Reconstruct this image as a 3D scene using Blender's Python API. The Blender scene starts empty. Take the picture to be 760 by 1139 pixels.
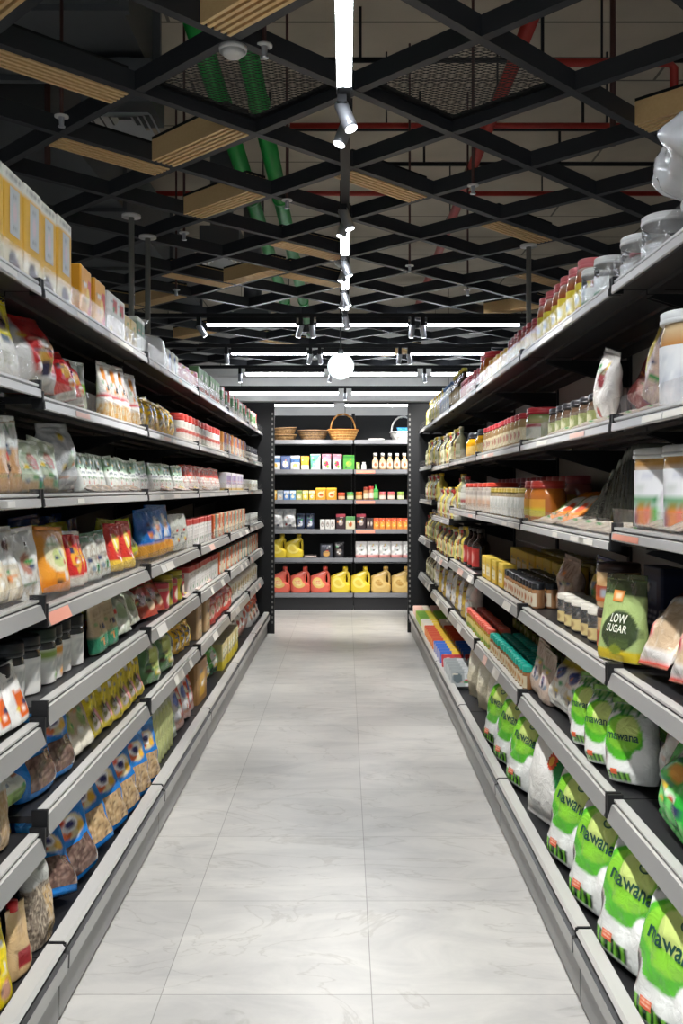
import bpy, math, random
from mathutils import Vector, Matrix, Euler, noise
C = bpy.context; SC = C.scene; COL = SC.collection
RN = random.Random(11)
PI = math.pi

# ------------------------------------------------------------ camera, world, exposure
cam_d = bpy.data.cameras.new('camera'); cam = bpy.data.objects.new('camera', cam_d); COL.objects.link(cam)
cam.location = (0, 0, 1.43); cam.rotation_euler = (PI/2, 0, 0)
cam_d.sensor_fit = 'VERTICAL'; cam_d.sensor_height = 36; cam_d.lens = 1030/1139*36
cam_d.shift_x = -4/1139; cam_d.shift_y = -26.5/1139
cam_d.clip_start = .05; cam_d.clip_end = 100
SC.camera = cam
w = bpy.data.worlds.new('world'); SC.world = w; w.use_nodes = True
bg = w.node_tree.nodes['Background']; bg.inputs[0].default_value = (.86, .93, 1, 1); bg.inputs[1].default_value = .28
SC.view_settings.view_transform = 'Standard'; SC.view_settings.look = 'None'
SC.view_settings.gamma = 1; SC.view_settings.use_curve_mapping = False
SC.view_settings.exposure = 0.68
LED = 46.0        # strength of every linear tube
SPOT = 95.0       # watts of every track spot

# ------------------------------------------------------------ colour and materials
def s2l(c): return c/12.92 if c <= .04045 else ((c+.055)/1.055)**2.4
_hx = {}
def hx(s):
    if not isinstance(s, str): return s
    if s not in _hx:
        h = s.lstrip('#'); _hx[s] = tuple(s2l(int(h[i:i+2], 16)/255) for i in (0, 2, 4)) + (1,)
    return _hx[s]
def mat(name, rough=.5, metal=0, spec=.5, bump=0, bscale=30, coat=0, color=None, dist=.004):
    m = bpy.data.materials.new(name); m.use_nodes = True
    nt = m.node_tree; b = nt.nodes['Principled BSDF']
    b.inputs['Roughness'].default_value = rough; b.inputs['Metallic'].default_value = metal
    b.inputs['Specular IOR Level'].default_value = spec; b.inputs['Coat Weight'].default_value = coat
    b.inputs['Coat Roughness'].default_value = .08
    if color: b.inputs['Base Color'].default_value = hx(color)
    else:
        a = nt.nodes.new('ShaderNodeAttribute'); a.attribute_name = 'Col'
        nt.links.new(a.outputs['Color'], b.inputs['Base Color'])
    if bump:
        t = nt.nodes.new('ShaderNodeTexCoord'); n = nt.nodes.new('ShaderNodeTexNoise'); n.inputs['Scale'].default_value = bscale
        n.inputs['Detail'].default_value = 3; n.inputs['Distortion'].default_value = 1.2
        u = nt.nodes.new('ShaderNodeBump'); u.inputs['Strength'].default_value = bump; u.inputs['Distance'].default_value = dist
        nt.links.new(t.outputs['Object'], n.inputs['Vector']); nt.links.new(n.outputs['Fac'], u.inputs['Height'])
        nt.links.new(u.outputs['Normal'], b.inputs['Normal'])
    return m
FILM = mat('printed_film', .25, bump=.55, bscale=26, dist=.012)
CARD = mat('printed_card', .5)
PLAS = mat('moulded_plastic', .32)
GLAZ = mat('filled_glass', .08, coat=.5)
PAPER = mat('paper_label', .5)
RAIL = mat('rail_plastic', .34, .0, .5)
ALU = mat('rail_aluminium', .38, .0, .5, color='#a3a3a2')
DECK = mat('deck_steel', .42, 0, .4, color='#232325')
DECKL = mat('deck_light_lip', .4, 0, .5, color='#b4b3b0')
BLACK = mat('black_powder_coat', .5, 0, .35, color='#141517')
BACKPL = mat('back_panel_dark', .55, 0, .35, color='#2b2b2b')
BACKPR = mat('back_panel_grey', .55, 0, .35, color='#a3a19d')
BEAM = mat('lattice_black', .5, 0, .4, color='#2e3034')
WOOD = None
SILVER = mat('spot_silver', .3, .6, .5, color='#b9bcc2')
WHITEP = mat('white_plastic', .4, color='#d8d8d6')
WIRE = mat('mesh_wire', .5, color='#1b1b1c')
def emis(name, col, s):
    m = bpy.data.materials.new(name); m.use_nodes = True; nt = m.node_tree
    nt.nodes.remove(nt.nodes['Principled BSDF']); e = nt.nodes.new('ShaderNodeEmission')
    e.inputs[0].default_value = hx(col); e.inputs[1].default_value = s
    nt.links.new(e.outputs[0], nt.nodes['Material Output'].inputs[0]); return m
TUBE = emis('led_tube', '#f3f8ff', LED)
TUBEX = emis('led_tube_cross', '#f3f8ff', 24)
LENS = emis('spot_lens', '#f4f8ff', 9)
GLOBE = emis('opal_globe', '#e4f4f4', 1.25)
def clear(name, white, gloss, col='#f4f6f8'):
    m = bpy.data.materials.new(name); m.use_nodes = True; nt = m.node_tree
    nt.nodes.remove(nt.nodes['Principled BSDF']); o = nt.nodes['Material Output']
    t = nt.nodes.new('ShaderNodeBsdfTransparent'); d = nt.nodes.new('ShaderNodeBsdfDiffuse'); d.inputs[0].default_value = hx(col)
    g = nt.nodes.new('ShaderNodeBsdfGlossy'); g.inputs['Roughness'].default_value = .12
    a = nt.nodes.new('ShaderNodeMixShader'); a.inputs[0].default_value = white
    nt.links.new(t.outputs[0], a.inputs[1]); nt.links.new(d.outputs[0], a.inputs[2])
    b = nt.nodes.new('ShaderNodeMixShader'); fr = nt.nodes.new('ShaderNodeFresnel'); fr.inputs[0].default_value = 1.45; mu = nt.nodes.new('ShaderNodeMath'); mu.operation = 'MULTIPLY'; mu.inputs[1].default_value = gloss
    nt.links.new(fr.outputs[0], mu.inputs[0]); nt.links.new(mu.outputs[0], b.inputs[0])
    nt.links.new(a.outputs[0], b.inputs[1]); nt.links.new(g.outputs[0], b.inputs[2])
    tc = nt.nodes.new('ShaderNodeTexCoord'); n = nt.nodes.new('ShaderNodeTexNoise'); n.inputs['Scale'].default_value = 18; n.inputs['Distortion'].default_value = 1
    u = nt.nodes.new('ShaderNodeBump'); u.inputs['Strength'].default_value = .5; u.inputs['Distance'].default_value = .01
    nt.links.new(tc.outputs['Object'], n.inputs['Vector']); nt.links.new(n.outputs['Fac'], u.inputs['Height']); nt.links.new(u.outputs['Normal'], g.inputs['Normal'])
    nt.links.new(b.outputs[0], o.inputs[0]); return m
RISER = clear('clear_acrylic', .03, .2)
CLEAR = clear('clear_film', .16, 1.2)
GLASS = clear('clear_jar', .08, 1.3)
MILKY = clear('milky_film', .62, 1.3)
def wood():
    m = mat('slat_wood', .5, color='#b08048'); nt = m.node_tree; b = nt.nodes['Principled BSDF']
    t = nt.nodes.new('ShaderNodeTexCoord'); mp = nt.nodes.new('ShaderNodeMapping'); mp.inputs['Scale'].default_value = (3, 60, 60)
    n = nt.nodes.new('ShaderNodeTexNoise'); n.inputs['Scale'].default_value = 1.5; n.inputs['Detail'].default_value = 4
    r = nt.nodes.new('ShaderNodeValToRGB'); r.color_ramp.elements[0].color = hx('#e2bb80'); r.color_ramp.elements[1].color = hx('#f2d09a')
    nt.links.new(t.outputs['Object'], mp.inputs[0]); nt.links.new(mp.outputs[0], n.inputs['Vector'])
    nt.links.new(n.outputs['Fac'], r.inputs[0]); nt.links.new(r.outputs[0], b.inputs['Base Color']); return m
WOOD = wood()
def floor_mat():
    m = mat('marble_tile', .32, spec=.4, color='#c9c9c6'); nt = m.node_tree; b = nt.nodes['Principled BSDF']; L = nt.links.new
    t = nt.nodes.new('ShaderNodeTexCoord'); mp = nt.nodes.new('ShaderNodeMapping'); mp.inputs['Location'].default_value = (-.075+.594*10, -2.615+.594*10, 0)
    br = nt.nodes.new('ShaderNodeTexBrick'); br.offset = 0; br.squash = 1
    for k, v in (('Scale', 1), ('Mortar Size', .0016), ('Brick Width', .594), ('Row Height', .594), ('Bias', 0), ('Mortar Smooth', .3)): br.inputs[k].default_value = v
    br.inputs['Color1'].default_value = hx('#c6c5c2'); br.inputs['Color2'].default_value = hx('#bbbab8'); br.inputs['Mortar'].default_value = hx('#8f8e8a')
    L(t.outputs['Object'], mp.inputs[0]); L(mp.outputs[0], br.inputs['Vector'])
    n = nt.nodes.new('ShaderNodeTexNoise'); n.inputs['Scale'].default_value = 3.2; n.inputs['Detail'].default_value = 8; n.inputs['Roughness'].default_value = .62; n.inputs['Distortion'].default_value = .8
    mp2 = nt.nodes.new('ShaderNodeMapping'); mp2.inputs['Scale'].default_value = (.8, 1.7, 1); mp2.inputs['Rotation'].default_value = (0, 0, .25)
    L(t.outputs['Object'], mp2.inputs[0]); L(mp2.outputs[0], n.inputs['Vector'])
    r = nt.nodes.new('ShaderNodeValToRGB'); r.color_ramp.elements[0].position = .3; r.color_ramp.elements[0].color = (.80, .80, .795, 1); r.color_ramp.elements[1].position = .6; r.color_ramp.elements[1].color = (1.04, 1.03, 1.0, 1)
    L(n.outputs['Fac'], r.inputs[0])
    mx = nt.nodes.new('ShaderNodeMixRGB'); mx.blend_type = 'MULTIPLY'; mx.inputs[0].default_value = 1; L(br.outputs['Color'], mx.inputs[1]); L(r.outputs[0], mx.inputs[2])
    # thin darker veins
    v = nt.nodes.new('ShaderNodeTexNoise'); v.inputs['Scale'].default_value = 1.6; v.inputs['Detail'].default_value = 7; v.inputs['Distortion'].default_value = 1.6
    L(mp2.outputs[0], v.inputs['Vector'])
    a = nt.nodes.new('ShaderNodeMath'); a.operation = 'SUBTRACT'; a.inputs[1].default_value = .5; L(v.outputs['Fac'], a.inputs[0])
    ab = nt.nodes.new('ShaderNodeMath'); ab.operation = 'ABSOLUTE'; L(a.outputs[0], ab.inputs[0])
    vr = nt.nodes.new('ShaderNodeValToRGB'); vr.color_ramp.elements[0].position = 0; vr.color_ramp.elements[0].color = (.80, .79, .77, 1); vr.color_ramp.elements[1].position = .012; vr.color_ramp.elements[1].color = (1, 1, 1, 1)
    L(ab.outputs[0], vr.inputs[0])
    mx2 = nt.nodes.new('ShaderNodeMixRGB'); mx2.blend_type = 'MULTIPLY'; mx2.inputs[0].default_value = .8; L(mx.outputs[0], mx2.inputs[1]); L(vr.outputs[0], mx2.inputs[2])
    L(mx2.outputs[0], b.inputs['Base Color']); return m
FLOOR = floor_mat()
def slab_mat(name, base, dark, sx):
    m = mat(name, .8, spec=.2, color=base); nt = m.node_tree; b = nt.nodes['Principled BSDF']; L = nt.links.new
    t = nt.nodes.new('ShaderNodeTexCoord'); br = nt.nodes.new('ShaderNodeTexBrick'); br.offset = .5
    for k, v in (('Scale', 1), ('Mortar Size', .012), ('Brick Width', sx), ('Row Height', .9)): br.inputs[k].default_value = v
    br.inputs['Color1'].default_value = hx(base); br.inputs['Color2'].default_value = hx(base); br.inputs['Mortar'].default_value = hx(dark)
    n = nt.nodes.new('ShaderNodeTexNoise'); n.inputs['Scale'].default_value = 2; n.inputs['Detail'].default_value = 6
    r = nt.nodes.new('ShaderNodeValToRGB'); r.color_ramp.elements[0].color = (.7, .7, .7, 1); r.color_ramp.elements[1].color = (1.15, 1.12, 1.08, 1)
    mx = nt.nodes.new('ShaderNodeMixRGB'); mx.blend_type = 'MULTIPLY'; mx.inputs[0].default_value = 1
    L(t.outputs['Object'], br.inputs['Vector']); L(t.outputs['Object'], n.inputs['Vector']); L(n.outputs['Fac'], r.inputs[0])
    L(br.outputs['Color'], mx.inputs[1]); L(r.outputs[0], mx.inputs[2]); L(mx.outputs[0], b.inputs['Base Color']); return m
SLAB = slab_mat('concrete_slab', '#c4baa8', '#77726a', 2.4)
PAINT = slab_mat('painted_blockwork', '#e2e3e2', '#aeb0b0', 6)

# ------------------------------------------------------------ mesh building
class MB:
    def __init__(s): s.v = []; s.f = []; s.c = []; s.sm = []
    def add(s, vs, fs, col='#888888', cols=None, smooth=False):
        o = len(s.v); s.v += [tuple(p) for p in vs]; s.f += [tuple(i+o for i in f) for f in fs]
        s.c += cols if cols else [hx(col)]*len(fs); s.sm += [smooth]*len(fs); return s
    def box(s, x0, x1, y0, y1, z0, z1, col='#888888', M=None):
        vs = [Vector((x, y, z)) for z in (z0, z1) for y in (y0, y1) for x in (x0, x1)]
        if M is not None: vs = [M @ p for p in vs]
        return s.add(vs, [(0, 2, 3, 1), (4, 5, 7, 6), (0, 1, 5, 4), (2, 6, 7, 3), (0, 4, 6, 2), (1, 3, 7, 5)], col)
    def tube(s, pts, r, n=8, col='#888888', caps=True):
        pts = [Vector(p) for p in pts]; rs = r if isinstance(r, (list, tuple)) else [r]*len(pts)
        vs = []; fs = []; k = len(pts); closed = not caps and (pts[0]-pts[-1]).length < 1e-5
        up = None
        for i, p in enumerate(pts):
            d = (pts[min(i+1, k-1)]-pts[max(i-1, 0)]).normalized()
            if closed and i in (0, k-1): d = (pts[1]-pts[-2]).normalized()
            if up is None: up = d.orthogonal().normalized()
            up = (up - d*up.dot(d)).normalized(); q = d.cross(up)
            vs += [p+(up*math.cos(2*PI*j/n)+q*math.sin(2*PI*j/n))*rs[i] for j in range(n)]
        for i in range(k-1):
            for j in range(n): fs.append((i*n+j, i*n+(j+1) % n, (i+1)*n+(j+1) % n, (i+1)*n+j))
        if caps: fs += [tuple(range(n-1, -1, -1)), tuple((k-1)*n+j for j in range(n))]
        return s.add(vs, fs, col, smooth=n > 4)
    def extrude(s, prof, axis_pts, col='#888888', cols=None):
        """prof: closed list of (a,b); axis_pts: function mapping (a,b,t) for t=0,1 to a point"""
        n = len(prof); vs = [axis_pts(a, b, t) for t in (0, 1) for a, b in prof]
        fs = [(i, (i+1) % n, n+(i+1) % n, n+i) for i in range(n)]+[tuple(range(n-1, -1, -1)), tuple(range(n, 2*n))]
        cc = [hx(c) for c in cols]+[hx(cols[-1])]*2 if cols else None
        return s.add(vs, fs, col, cols=cc)
    def mesh(s, name, m):
        me = bpy.data.meshes.new(name); me.from_pydata(s.v, [], s.f)
        a = me.color_attributes.new('Col', 'FLOAT_COLOR', 'CORNER'); buf = []
        for f, c in zip(s.f, s.c):
            if isinstance(c, list):
                for q in c: buf += list(q)
            else: buf += list(c)*len(f)
        a.data.foreach_set('color', buf)
        me.polygons.foreach_set('use_smooth', s.sm); me.materials.append(m); me.update(); return me
def tag(o, label=None, cat=None, group=None, kind=None):
    for k, v in (('label', label), ('category', cat), ('group', group), ('kind', kind)):
        if v: o[k] = v
    return o
def empty(name, loc=(0, 0, 0), rz=0):
    o = bpy.data.objects.new(name, None); o.empty_display_size = .05; COL.objects.link(o)
    o.location = loc; o.rotation_euler = (0, 0, rz); return o
def part(name, mb, m, parent=None, label=None, loc=(0, 0, 0)):
    me = mb.mesh(name, m) if isinstance(mb, MB) else mb
    o = bpy.data.objects.new(name, me); COL.objects.link(o); o.parent = parent; o.location = loc
    if label: o['label'] = label
    return o
def struct(name, mb, m): return tag(part(name, mb, m), kind='structure')
LABELS = {}
def thing(name, label, cat, loc=(0, 0, 0), rz=0, group=None):
    LABELS[label] = LABELS.get(label, 0)+1
    return tag(empty(name, loc, rz), label, cat, group)

# ---- lofted shells: every bag, carton, jar and bottle is a stack of superellipse rings
_loops = {}
def loop(p, n, a):
    k = (p, n, round(a, 2))
    if k not in _loops:
        N = 720; pts = []
        for i in range(N+1):
            t = -PI/2+2*PI*i/N; c, s_ = math.cos(t), math.sin(t)
            pts.append((math.copysign(abs(c)**(2/p), c), math.copysign(abs(s_)**(2/p), s_)))
        L = [0]
        for i in range(N): L.append(L[-1]+math.hypot((pts[i+1][0]-pts[i][0])*a, pts[i+1][1]-pts[i][1]))
        out = []; j = 0
        for i in range(n):
            d = L[-1]*i/n
            while L[j+1] < d: j += 1
            f = (d-L[j])/max(1e-9, L[j+1]-L[j]); out.append((pts[j][0]+(pts[j+1][0]-pts[j][0])*f, pts[j][1]+(pts[j+1][1]-pts[j][1])*f))
        _loops[k] = out
    return _loops[k]
def soft(design, u, v, fr, du, dv):
    q = [design(u+a*du, v+c*dv, fr) for a, c in ((-.33, -.33), (.33, -.33), (-.33, .33), (.33, .33), (0, 0))]
    q = [hx(x) for x in q]; return tuple(sum(x[k] for x in q)/5 for k in range(4))
class Shell:
    def __init__(s, rings, p=2, n=24, nz=0, ns=22, seed=0):
        s.r = [tuple(r)+(0,)*(5-len(r)) for r in rings]; s.p = p; s.n = n; s.nz = nz; s.ns = ns; s.seed = seed
        s.z0, s.z1 = s.r[0][0], s.r[-1][0]
    def disp(s, x, y, z, ux, uy, v):
        if not s.nz: return (x, y, z)
        d = noise.noise((x*s.ns, y*s.ns+s.seed*3.1, z*s.ns*.8+s.seed*7.7))*s.nz*min(1, v*6+.15)
        return (x+ux*d*.5, y+uy*d, z)
    def mesh(s, mb=None, col='#888888', design=None, top=None):
        mb = mb or MB(); R = s.r; n = s.n
        mw = max(r[1] for r in R); md = max(r[2] for r in R); lp = loop(s.p, n, mw/md)
        H = max(1e-6, s.z1-s.z0); vs = []; fs = []; cs = []
        for z, hw, hd, cx, cy in R:
            for ux, uy in lp: vs.append(s.disp(cx+hw*ux, cy+hd*uy, z, ux, uy, (z-s.z0)/H))
        vc = [[soft(design, q[0], (r[0]-s.z0)/H, q[1] < .02, 3.4/n, 1/len(R)) for q in lp] for r in R] if design else None
        for i in range(len(R)-1):
            for j in range(n):
                k = (j+1) % n; fs.append((i*n+j, i*n+k, (i+1)*n+k, (i+1)*n+j))
                if design: cs.append([vc[i][j], vc[i][k], vc[i+1][k], vc[i+1][j]])
                else: cs.append(hx(col))
        fs += [tuple(range(n-1, -1, -1)), tuple((len(R)-1)*n+j for j in range(n))]
        cs += [cs[0][0] if design else cs[0], hx(top) if top else (cs[-1][2] if design else cs[-1])]
        mb.add(vs, fs, cols=cs, smooth=s.p < 7); return mb
    def pt(s, u, v, off=.002):
        z = s.z0+(s.z1-s.z0)*v; R = s.r; i = 0
        while i < len(R)-2 and R[i+1][0] < z: i += 1
        a, b = R[i], R[i+1]; f = (z-a[0])/max(1e-9, b[0]-a[0]); q = [a[k]+(b[k]-a[k])*f for k in range(5)]
        uy = -(max(0, 1-abs(u)**s.p))**(1/s.p)
        x, y, z = s.disp(q[3]+q[1]*u, q[4]+q[2]*uy, z, u, uy, v)
        nx, ny = u*abs(u)**max(0, s.p-2), -1+.0; l = math.hypot(nx, ny)
        return Vector((x+nx/l*off, y+ny/l*off, z))
def patch(sh, u0, u1, v0, v1, col='#ffffff', design=None, ell=False, nu=10, nv=10, off=.0022):
    vs = []; fs = []; cs = []; vc = []
    for j in range(nv+1):
        for i in range(nu+1):
            a, b = 2*i/nu-1, 2*j/nv-1
            vc.append(soft(design, a, j/nv, True, 2/nu, 1/nv) if design else hx(col))
            if ell: a, b = a*math.sqrt(1-b*b/2), b*math.sqrt(1-a*a/2)
            vs.append(sh.pt(u0+(u1-u0)*(a+1)/2, v0+(v1-v0)*(b+1)/2, off))
    for j in range(nv):
        for i in range(nu):
            q = j*(nu+1)+i; fs.append((q, q+1, q+nu+2, q+nu+1)); cs.append([vc[q], vc[q+1], vc[q+nu+2], vc[q+nu+1]])
    return MB().add(vs, fs, cols=cs, smooth=True)
def lettering(sh, text, size, x, z, col, rot=0, off=.004, bold=.06):
    """text laid onto the front of a shell; x and z are metres on that front"""
    cu = bpy.data.curves.new('lettering', 'FONT'); cu.body = text; cu.size = size; cu.align_x = 'CENTER'; cu.align_y = 'CENTER'; cu.offset = bold*size*.25; cu.resolution_u = 3
    ob = bpy.data.objects.new('lettering', cu); COL.objects.link(ob)
    me = bpy.data.meshes.new_from_object(ob.evaluated_get(C.evaluated_depsgraph_get()))
    vs = []; c, s_ = math.cos(rot), math.sin(rot); hw = max(r[1] for r in sh.r); H = sh.z1-sh.z0
    for p in me.vertices:
        a, b = x+p.co.x*c-p.co.y*s_, z+p.co.x*s_+p.co.y*c
        vs.append(sh.pt(max(-.98, min(.98, a/hw)), max(0.01, min(.99, (b-sh.z0)/H)), off))
    fs = [tuple(p.vertices) for p in me.polygons]
    bpy.data.objects.remove(ob); bpy.data.curves.remove(cu); bpy.data.meshes.remove(me)
    return MB().add(vs, fs, col)
def D(bg, *L):
    """a printed design: plain ground and layers in (u, v)"""
    bg = hx(bg)
    def f(u, v, fr):
        c = bg
        for l in L:
            k = l[0]
            if k == 'h':
                if l[1] <= v < l[2]: c = l[3]
            elif k == 'n':
                if l[1] <= v < l[2] and noise.noise((u*l[3], v*l[3]*1.4, 3.3+fr)) > l[4]: c = l[5]
            elif not fr: continue
            elif k == 'r':
                if l[1] <= u < l[2] and l[3] <= v < l[4]: c = l[5]
            elif k == 'e':
                if ((u-l[1])/l[3])**2+((v-l[2])/l[4])**2 < 1: c = l[5]
            elif k == 's':
                if l[1] <= u < l[2] and l[3] <= v < l[4] and int((u+1)*l[5]) % 2: c = l[6]
            elif k == 't':
                if l[1] <= u < l[2] and l[3] <= v < l[4]:
                    q = (v-l[3])/(l[4]-l[3])*l[5]
                    if q % 1 > .5 and (int(q)*7+int((u+1)*9)*5) % 4: c = l[6]
            elif k == 'd':   # diagonal boundary: colour where v > a + b*u
                if v > l[1]+l[2]*u: c = l[3]
        return c
    return f

ACC = ['#f0efe9', '#f0efe9', '#c83430', '#e3c23a', '#2f3a5c', '#4a3a30', '#3f8f4f', '#d9813a', '#e9e3d0', '#6f7f8c']
def busy(des, seed, k=5):
    """small pictures and lines of print scattered over a pack front"""
    r = random.Random(seed*13+5); mk = []
    for i in range(k):
        c = hx(r.choice(ACC)); u, v = r.uniform(-.6, .6), r.uniform(.16, .84)
        mk.append((r.random() < .55, u, v, r.uniform(.07, .24), r.uniform(.02, .07), c))
    for i in range(2): mk.append((False, r.uniform(-.3, .3), r.uniform(.15, .85), r.uniform(.3, .5), .012, hx(r.choice(ACC[4:]))))
    def f(u, v, fr):
        if fr:
            for el, cu, cv, ru, rv, c in mk:
                if el and ((u-cu)/ru)**2+((v-cv)/rv)**2 < 1: return c
                if not el and abs(u-cu) < ru and abs(v-cv) < rv: return c
        return des(u, v, fr)
    return f
class Proto:
    def __init__(s, name, cat, W, H, Dp): s.name = name; s.cat = cat; s.W = W; s.H = H; s.D = Dp; s.parts = []
    def add(s, pname, mb, m, label=None, kids=()):
        s.parts.append((pname, mb.mesh(pname, m) if isinstance(mb, MB) else mb, label, [(k[0], k[1].mesh(k[0], k[2])) for k in kids])); return s
    def put(s, loc, rz, label, group=None, lean=0, roll=0, sc=1):
        e = thing(s.name, label, s.cat, group=group)
        z = loc[2]+s.D/2*abs(math.sin(lean))*sc+s.W/2*abs(math.sin(roll))*sc
        e.location = (loc[0], loc[1], z); e.rotation_euler = (-lean, roll, rz); e.scale = (sc,)*3
        for pn, me, lb, kids in s.parts:
            o = bpy.data.objects.new(pn, me); COL.objects.link(o); o.parent = e
            if lb: o['label'] = lb
            for kn, km in kids:
                q = bpy.data.objects.new(kn, km); COL.objects.link(q); q.parent = o
        return e

# ------------------------------------------------------------ product kinds
_seed = [0]
def bag_rings(kind, W, H, Dp, m):
    R = []
    for i in range(m+1):
        v = i/m; z = H*v
        if kind == 'stand':
            t = min(1, ((1-v)/.72))**.85 if v > .28 else 1; hd = Dp/2*t*(.86+.14*min(1, v/.08)); hw = W/2*(.95+.05*v-.03*math.sin(PI*v))
        elif kind == 'pillow':
            q = max(0, min(1, (v-.04)/.9)); hd = Dp/2*max(.03, math.sin(PI*q))**.55; hw = W/2*(1-.05*math.sin(PI*v))
        elif kind == 'sack':
            hd = Dp/2*(.8+.2*min(1, v/.12))*(1 if v < .62 else max(.05, 1-((v-.62)/.36)**1.6)); hw = W/2*(.93+.07*math.sin(PI*min(1, v*1.25)))*(1 if v < .8 else 1-.16*(v-.8)/.2)
        elif kind == 'brick':
            hd = Dp/2*(1 if v < .78 else max(.08, 1-((v-.78)/.2)**1.2)); hw = W/2*(.98 if v < .8 else .98-.02*(v-.8)/.2)
        elif kind == 'hang':   # full above, pinched low
            g = .62-.2*math.sin(PI*min(1, v/.4)) if v < .4 else .62+.38*math.sin(PI/2*min(1, (v-.4)/.25)) if v < .75 else 1-.55*((v-.75)/.25)**2
            hd = Dp/2*g; hw = W/2*g
        elif kind == 'tied':   # bag gathered at the neck
            g = 1 if v < .6 else max(.18, 1-((v-.6)/.22)**1.3) if v < .84 else .18+.35*(v-.84)/.16
            hd = Dp/2*g*(.85+.15*min(1, v/.1)); hw = W/2*g
        R.append((z, hw, max(.003, hd)))
    return R
def pouch(name, W, H, Dp, des, kind='stand', seal=None, nz=.006, n=32, m=18, patches=(), cat='bag', p=2.6, m_=None, ns=22, marks=5):
    _seed[0] += 1
    if marks and not m_ and not patches and kind != 'hang' and name not in ('sugar_bag', 'small_sugar_bag', 'cream_flour_bag', 'white_sun_bag', 'clear_nut_bag', 'flour_bag', 'dark_leaf_packet', 'blue_cloth', 'flat_pale_packet', 'kraft_spout_pouch', 'white_paper_pad'): des = busy(des, _seed[0], marks); n = max(n, 44); m = max(m, 26)
    P = Proto(name, cat, W, H, Dp)
    if kind == 'brick': p = 4.5
    sh = Shell(bag_rings(kind, W, H*(.94 if seal else 1), Dp, m), p, n, nz, ns, _seed[0])
    P.shell = sh
    P.add('bag_body', sh.mesh(design=des), m_ or FILM)
    if seal:
        h0 = H*.925; rs = [(h0+(H-h0)*i/4, W/2*(.985 if kind != 'sack' else .84), .0028) for i in range(5)]
        P.add('top_seal', Shell(rs, 3, 24, .004, 40, _seed[0]).mesh(col=seal), FILM)
    for q in patches:
        pn, u0, u1, v0, v1, ell, d = q[:7]
        P.add(pn, patch(sh, u0, u1, v0, v1, design=d, ell=ell, nu=q[7] if len(q) > 7 else 8, nv=q[7] if len(q) > 7 else 8), q[8] if len(q) > 8 else PAPER)
    return P
def carton(name, W, H, Dp, des, patches=(), top=None, n=40, m=20, cat='carton', flap=True):
    P = Proto(name, cat, W, H, Dp)
    _seed[0] += 1
    if not patches: des = busy(des, _seed[0], 3); n = max(n, 48); m = max(m, 24)
    b = .002; R = [(0, W/2-b, Dp/2-b)]+[(b+(H-2*b)*i/m, W/2, Dp/2) for i in range(m+1)]+[(H, W/2-b, Dp/2-b)]
    sh = Shell(R, 14, n); P.shell = sh
    P.add('carton_body', sh.mesh(design=des, top=top), CARD)
    if flap: P.add('top_flap', MB().box(-W/2+.004, W/2-.004, -Dp/2+.003, Dp*.1, H, H+.0016, top or des(0, .97, False)), CARD)
    for pn, u0, u1, v0, v1, ell, d in patches: P.add(pn, patch(sh, u0, u1, v0, v1, design=d, ell=ell, nu=12, nv=12, off=.0016), PAPER)
    return P
def jar(name, Rr, H, lid, fill, label, lh=.018, cat='jar', clearglass=False, sq=2, lr=.93, lv=(.16, .66), shoulder=.84, n=24, lspan=.93, lidname='screw_lid', neckr=.86):
    P = Proto(name, cat, 2*Rr, H, 2*Rr); hb = H-lh
    prof = [(0, .88), (.03, .97), (.08, 1), (shoulder-.1, 1), (shoulder-.02, .985), (shoulder+.06, .93), (.97, neckr), (1, neckr)]
    if lr >= 1: prof = [(0, .9), (.03, .98), (.08, 1), (.5, 1), (.9, 1), (1, 1)]
    ext = []
    for (a, ra), (b, rb) in zip(prof, prof[1:]):
        k = max(1, int((b-a)*14)); ext += [(a+(b-a)*i/k, ra+(rb-ra)*i/k) for i in range(k)]
    ext.append(prof[-1]); sh = Shell([(hb*a, Rr*r, Rr*r) for a, r in ext], sq, n); P.shell = sh
    if clearglass:
        P.add('jar_glass', sh.mesh(), GLASS)
        q = [(hb*a+.003, Rr*r*.93, Rr*r*.93) for a, r in ext if a < clearglass]; P.add('contents', Shell(q, sq, n, .004, 60).mesh(design=fill), PLAS)
    else: P.add('jar_body', sh.mesh(design=fill), GLAZ)
    lR = Rr*lr
    P.add(lidname, Shell([(hb-.004, lR*.98, lR*.98), (hb-.001, lR, lR), (H-.003, lR, lR), (H, lR*.93, lR*.93)], sq, n).mesh(col=lid), PLAS, kids=[('lid_rim', Shell([(hb-.0045, lR*.99, lR*.99), (hb-.003, lR*1.02, lR*1.02), (hb+lh*.22, lR*1.02, lR*1.02), (hb+lh*.25, lR, lR)], sq, n).mesh(col=lid), PLAS)])
    if label: P.add('label', patch(sh, -lspan, lspan, lv[0], lv[1], design=label, nu=14, nv=10, off=.0012), PAPER)
    return P
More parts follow.
